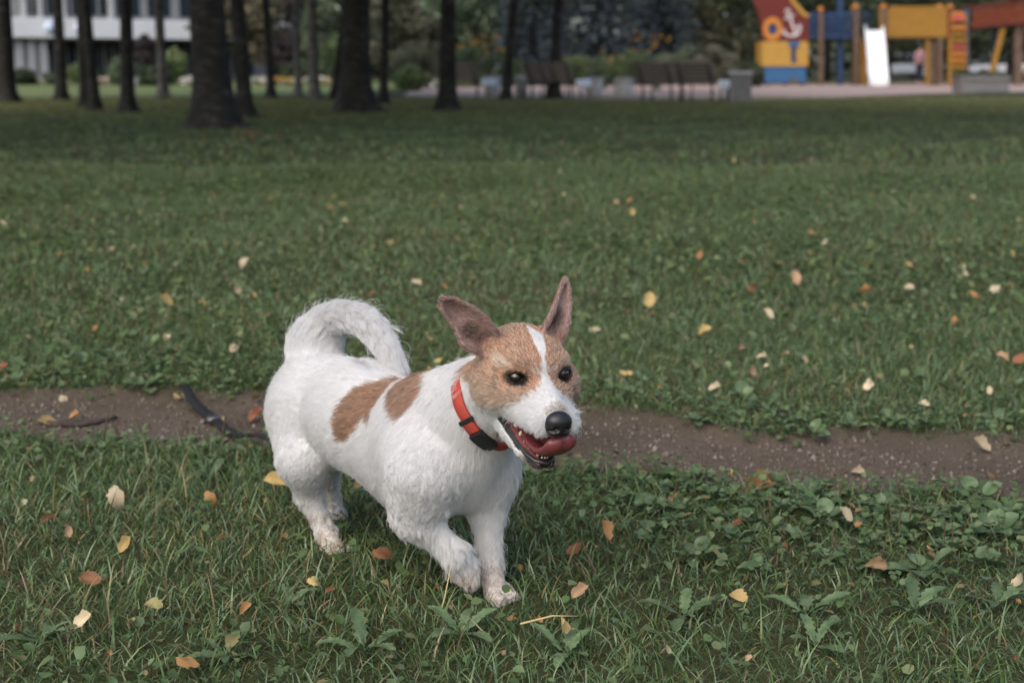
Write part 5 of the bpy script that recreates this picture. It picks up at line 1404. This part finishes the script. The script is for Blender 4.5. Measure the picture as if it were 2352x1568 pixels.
# hair tones
hc = FC.copy()
lum = hc.mean(1)
tanm = lum < .6
var = RNG.normal(1, .06, N); var[tanm] = RNG.normal(1, .24, tanm.sum()).clip(.5, 1.7)
gv = RNG.normal(1, .20, ng)[near]; var *= np.where(tanm, gv, 1 + (gv - 1) * .15); hc *= var[:, None].clip(.35, 2)
pale = tanm & hdm & (RNG.random(N) < .30) & (lum > .10); hc[pale] = np.array([.60, .47, .36]) * RNG.uniform(.7, 1.1, (pale.sum(), 1))
pale = tanm & ~hdm & ~earm & (RNG.random(N) < .10); hc[pale] = np.array([.42, .27, .17])
pale = earm & FIN & (RNG.random(N) < .22); hc[pale] = np.array([.40, .31, .26])
rim = earm & FIN & (RNG.random(N) < .14); hc[rim] = np.array([.10, .045, .025])
hc = hc.clip(.004, .76)
pc = np.repeat(hc[:, None], K, 1)
tip = np.where(tanm, .22, 0.0)[:, None, None] * S_ ** 2
pc = pc * (1 - tip) + np.array([.50, .38, .28]) * tip
fur_data = bpy.data.hair_curves.new('fur')
fur_data.add_curves([K] * N)
fur_data.position_data.foreach_set('vector', pos.astype(np.float32).ravel())
rad = np.where(hdm | earm, .00018, .00023)
rad[tanm & hdm & (hc.mean(1) > .33)] = .00026
rad = rad[:, None] * np.array([1, 1, .95, .85, .6, .2])[None]
ra = fur_data.attributes.get('radius') or fur_data.attributes.new('radius', 'FLOAT', 'POINT')
ra.data.foreach_set('value', rad.astype(np.float32).ravel())
ca = fur_data.attributes.new('col', 'FLOAT_COLOR', 'POINT')
ca.data.foreach_set('color', np.concatenate([pc, np.ones((N, K, 1))], 2).astype(np.float32).ravel())
fur = bpy.data.objects.new('fur', fur_data); COL.objects.link(fur); fur.parent = dog
F_MAT = bpy.data.materials.new('dog_hair'); F_MAT.use_nodes = True
nt_ = F_MAT.node_tree; nt_.nodes.clear()
out_ = nt_.nodes.new('ShaderNodeOutputMaterial'); a_ = nt_.nodes.new('ShaderNodeAttribute'); a_.attribute_name = 'col'
hb_ = nt_.nodes.new('ShaderNodeBsdfHairPrincipled'); hb_.model = 'CHIANG'; hb_.parametrization = 'COLOR'
hb_.inputs['Roughness'].default_value = .45; hb_.inputs['Radial Roughness'].default_value = .6
nt_.links.new(a_.outputs['Color'], hb_.inputs['Color'])
df_ = nt_.nodes.new('ShaderNodeBsdfDiffuse'); nt_.links.new(a_.outputs['Color'], df_.inputs['Color'])
mx_ = nt_.nodes.new('ShaderNodeMixShader'); mx_.inputs[0].default_value = .45
nt_.links.new(hb_.outputs[0], mx_.inputs[1]); nt_.links.new(df_.outputs[0], mx_.inputs[2])
nt_.links.new(mx_.outputs[0], out_.inputs['Surface'])
fur_data.materials.append(F_MAT)
# ------------------------------------------------------------------ dog: eyes, nose, mouth
M_EYE, nt_, b_ = new_mat('dog_eye')
b_.inputs['Base Color'].default_value = (.010, .005, .0022, 1); b_.inputs['Roughness'].default_value = .06; b_.inputs['Coat Weight'].default_value = 1.0; b_.inputs['Coat Roughness'].default_value = .03
M_LID, nt_, b_ = new_mat('dog_lid')
b_.inputs['Base Color'].default_value = (.010, .008, .008, 1); b_.inputs['Roughness'].default_value = .38
M_NOSE = noise_mat('dog_nose', (.006, .006, .007), (.016, .015, .017), 900, .36, .5, .0006, 2, .5)
M_TONGUE = noise_mat('dog_tongue', (.120, .027, .029), (.175, .044, .045), 420, .32, .6, .0008, 5, .5)
M_TOOTH, nt_, b_ = new_mat('dog_tooth'); b_.inputs['Base Color'].default_value = (.72, .66, .54, 1); b_.inputs['Roughness'].default_value = .25
ER = .0096
for e, s in zip(EYES, (-1, 1)):
    look = np.array([.94, s * .30, .04]); look /= np.linalg.norm(look)
    side = np.cross([0, 0, 1.0], look); side /= np.linalg.norm(side); upv = np.cross(look, side)
    c = e - look * .0040
    # eyeball
    V, Fs = [], []; nu, nv_ = 28, 16
    for i in range(nv_ + 1):
        th = math.pi * .62 * i / nv_
        for j in range(nu):
            ph = 2 * math.pi * j / nu
            bul = 1 + .10 * math.exp(-(th / .55) ** 2)
            V.append(H2W(c + ER * bul * (math.cos(th) * look + math.sin(th) * (math.cos(ph) * side + math.sin(ph) * upv))))
    for i in range(nv_):
        for j in range(nu):
            Fs.append((i * nu + j, i * nu + (j + 1) % nu, (i + 1) * nu + (j + 1) % nu, (i + 1) * nu + j))
    mb = MB().add(V, Fs); eo = mb.build('eye', M_EYE, dog, True)
    # lids: a dark shell with an almond opening
    V, Fs = [], []; na, nr = 40, 7
    for i in range(na):
        a = 2 * math.pi * i / na
        ox, oy = .90 * math.cos(a), (.64 if math.sin(a) > 0 else .60) * math.sin(a) * (1 - .35 * abs(math.cos(a)) ** 3)
        for j in range(nr):
            t = j / (nr - 1)
            k = 1 + t * .24
            x, y = ox * k, oy * k
            r_ = ER * (1.09 + .05 * math.sin(math.pi * min(t * 1.4, 1)) - .02 * t)
            d = math.cos(min(1.3, math.hypot(x, y))) * look + math.sin(min(1.3, math.hypot(x, y))) * (x * side + y * upv) / (math.hypot(x, y) + 1e-9)
            V.append(H2W(c + r_ * d))
    for i in range(na):
        for j in range(nr - 1):
            i2 = (i + 1) % na
            Fs.append((i * nr + j, i2 * nr + j, i2 * nr + j + 1, i * nr + j + 1))
    lo_ = MB().add(V, Fs).build('eyelid', M_LID, eo, True)
    so = lo_.modifiers.new('thick', 'SOLIDIFY'); so.thickness = .0012; so.offset = 1
# nose, sculpted the same way as the body
sv_ = PR; PR = []
hell((.0715, 0, -.0340), (.0130, .0158, .0152), .004)
hell((.0755, 0, -.0285), (.0090, .0138, .0080), .006)
hcone((.0785, -.0068, -.0390), (.0785, .0068, -.0390), .0055, .0055, .006)
for s in (-1, 1):
    hell((.0850, s * .0066, -.0365), (.0050, .0034, .0030), .003, op=-1)
    hcone((.0830, s * .0095, -.0385), (.0760, s * .0160, -.0395), .0016, .0016, .002, op=-1)
hcone((.0875, 0, -.0340), (.0830, 0, -.0520), .0010, .0012, .0015, op=-1)
NP_ = PR; PR = sv_
nlo = H2W((.074, 0, -.034)) - .036
ND, NLO = sdf_grid(NP_, nlo, nlo + .072, .0011)
NV, NQ = surface_nets(ND, NLO, .0011)
link_mesh('nose', np_mesh('nose', NV, NQ, 4), M_NOSE, dog, True)
# tongue: swept blade with a centre groove, drooping over the lower teeth, its end curled up to one side
tp = np.array([(-.03, 0, -.064), (0, 0, -.069), (.025, 0, -.0755), (.040, .002, -.0780), (.051, .004, -.0765), (.060, .006, -.0715), (.0665, .008, -.0655), (.0705, .010, -.0590), (.0700, .011, -.0530), (.0670, .011, -.0500)])
tw = [.014, .016, .018, .0180, .0185, .0195, .0205, .0195, .016, .009]; tt = [.005, .0055, .006, .0062, .0066, .0070, .0074, .0072, .006, .003]
V, Fs = [], []; nc = 28
uu = np.linspace(0, len(tp) - 1, 34)
cp = np.stack([np.interp(uu, range(len(tp)), tp[:, j]) for j in range(3)], 1)
for _ in range(2): cp[1:-1] = (cp[:-2] + 2 * cp[1:-1] + cp[2:]) / 4
cw, ct_ = np.interp(uu, range(len(tp)), tw), np.interp(uu, range(len(tp)), tt)
for i in range(len(cp)):
    d = cp[min(i + 1, len(cp) - 1)] - cp[max(i - 1, 0)]; d /= np.linalg.norm(d)
    roll = np.interp(i, [0, 12, 33], [0, .05, .30])
    sd = np.array([0, math.cos(roll), math.sin(roll)]); sd -= d * (sd @ d); sd /= np.linalg.norm(sd)
    nn = np.cross(d, sd)
    for k in range(nc):
        a = 2 * math.pi * k / nc
        x = math.copysign(abs(math.cos(a)) ** .8, math.cos(a)); z = math.copysign(abs(math.sin(a)) ** .8, math.sin(a))
        gr = -.0036 * math.exp(-(x / .12) ** 2) * (1 if z > 0 else -.8)
        V.append(H2W(cp[i] + sd * x * cw[i] + nn * (z * ct_[i] + gr + .003 * (x * x - .4))))
for i in range(len(cp) - 1):
    for k in range(nc): Fs.append((i * nc + k, i * nc + (k + 1) % nc, (i + 1) * nc + (k + 1) % nc, (i + 1) * nc + k))
Fs.append(tuple((len(cp) - 1) * nc + k for k in range(nc)))
tg = MB().add(V, Fs).build('tongue', M_TONGUE, dog, True)
sb = tg.modifiers.new('soft', 'SUBSURF'); sb.levels = 1; sb.render_levels = 1
# lower lip
lp = [(-.044, -.033, -.053), (-.020, -.0310, -.0630), (.000, -.0275, -.0725), (.018, -.0225, -.0815), (.034, -.0165, -.0880), (.046, -.0105, -.0915), (.053, 0, -.0925), (.046, .0105, -.0915), (.034, .0165, -.0880), (.018, .0225, -.0815), (.000, .0275, -.0725), (-.020, .0310, -.0630)]
MB().tube([H2W(p) for p in lp], [.0014, .0018, .0022, .0026, .0034, .0046, .0056, .0046, .0034, .0026, .0022, .0018], 10).build('lip', M_LID, dog, True)
# teeth
for (x, y, z, r, hgt) in [(.0485, -.0035, -.087, .0016, .004), (.0490, 0, -.087, .0016, .004), (.0485, .0035, -.087, .0016, .004), (.0445, -.0072, -.0855, .0026, .011), (.0445, .0072, -.0855, .0026, .011),
                          (.030, -.0125, -.081, .0024, .006), (.021, -.0150, -.077, .0026, .0065), (.011, -.0175, -.0725, .0030, .008), (-.001, -.0195, -.067, .0034, .009)]:
    b0 = H2W((x, y, z)); t0 = H2W((x + .001, y, z + hgt))
    t0 = b0 + (t0 - b0) * .72; r *= .78
    MB().tube([b0, b0 * .5 + t0 * .5, t0], [r * HS, r * HS * .8, r * .3], 8).build('tooth', M_TOOTH, dog, True)

# ------------------------------------------------------------------ collar
M_COLLAR = noise_mat('red_webbing', (.30, .040, .026), (.38, .055, .036), 900, .75, .5, .0008, 2, .3)
M_BLACKP = noise_mat('black_plastic', (.010, .010, .011), (.017, .017, .018), 120, .45, .1, .0005, 2, .4)
cn = np.array([.739, -.448, .502]); cn /= np.linalg.norm(cn)
ccen = np.array([-.036, 2.031, .322])
e1 = np.array([-.09, 2.0, .350]) - ccen; e1 -= cn * (e1 @ cn); e1 /= np.linalg.norm(e1); e2 = np.cross(cn, e1)
def ring_r(a):
    d = math.cos(a) * e1 + math.sin(a) * e2
    rs = np.arange(.03, .13, .0008); q = ccen + rs[:, None] * d
    f = (q - DLO) / GH; i = np.round(f).astype(int); v = DG[i[:, 0], i[:, 1], i[:, 2]]
    k = np.argmax(v > 0); return rs[k] if v.max() > 0 else .075
NR = 96
ang = np.linspace(0, 2 * math.pi, NR, endpoint=False)
rr = np.array([ring_r(a) for a in ang]); rr = np.minimum(rr, .092)
for _ in range(4): rr = (np.roll(rr, 1) + 2 * rr + np.roll(rr, -1)) / 4
def ring_pt(a, out, off):
    hz = math.cos(a) * e1[2] + math.sin(a) * e2[2]; out = out - .0065 * max(0, min(1, (hz - .05) / .5))
    r = np.interp(a % (2 * math.pi), np.append(ang, 2 * math.pi), np.append(rr, rr[0])) + out
    return ccen + r * (math.cos(a) * e1 + math.sin(a) * e2) + cn * off
def arc_piece(name, a0, a1, r0, r1, w, mat, parent, n=40, bev=.0):
    V, Fs = [], []
    closed = abs(a1 - a0) > 6.28
    for i in range(n + (0 if closed else 1)):
        a = a0 + (a1 - a0) * i / n
        for (o, f) in ((r0, -w / 2), (r1, -w / 2 + .0008), (r1, w / 2 - .0008), (r0, w / 2)): V.append(ring_pt(a, o, f))
    m = n if closed else n
    tot = n if closed else n + 1
    for i in range(m):
        j = (i + 1) % tot
        for k in range(4): Fs.append((i * 4 + k, i * 4 + (k + 1) % 4, j * 4 + (k + 1) % 4, j * 4 + k))
    if not closed: Fs += [(0, 1, 2, 3), tuple(n * 4 + k for k in (3, 2, 1, 0))]
    return MB().add(V, Fs).build(name, mat, parent, True if not bev else False, bev)
collar = empty('dog_collar', tuple(ccen))
tag(collar, "red webbing dog collar with black side release buckle on the terrier's neck", 'collar')
def pix_ang(px, py):
    best, ba = 1e9, 0
    for a in np.linspace(0, 6.283, 720):
        q = ring_pt(a, .006, 0) - np.array([0, 0, CAM_H])
        z = q[1] * CT - q[2] * ST
        if q @ cn * 0 + (q @ (math.cos(a) * e1 + math.sin(a) * e2)) > 0: continue
        x_, y_ = 1176 + FPX * q[0] / z, 784 - FPX * (q[1] * ST + q[2] * CT) / z
        d = (x_ - px) ** 2 + (y_ - py) ** 2
        if d < best: best, ba = d, a
    return ba
a_sl, a_b0, a_b1 = pix_ang(1068, 968), pix_ang(1078, 985), pix_ang(1122, 1028)
pieces = [arc_piece('band', 0, 2 * math.pi, .0035, .0060, .019, M_COLLAR, collar, 96)]
dirn = 1 if ((a_b1 - a_b0 + math.pi) % (2 * math.pi) - math.pi) > 0 else -1
da = abs((a_b1 - a_b0 + math.pi) % (2 * math.pi) - math.pi)
pieces.append(arc_piece('buckle', a_b0 + dirn * da * .22, a_b0 + dirn * da * 1.0, .0040, .0125, .0235, M_BLACKP, collar, 14, .0012))
pieces.append(arc_piece('buckle', a_b0 + dirn * da * .98, a_b0 + dirn * da * 1.18, .0040, .0110, .0185, M_BLACKP, collar, 6, .001))
pieces.append(arc_piece('slider', a_sl - .045, a_sl + .045, .0045, .0105, .0255, M_BLACKP, collar, 6, .001))
pieces.append(arc_piece('band_fold', a_sl + dirn * .05, a_b0 + dirn * da * .2, .0060, .0092, .0195, M_COLLAR, collar, 10))
for o in pieces:
    o.matrix_parent_inverse = Matrix.Translation(-Vector(ccen))
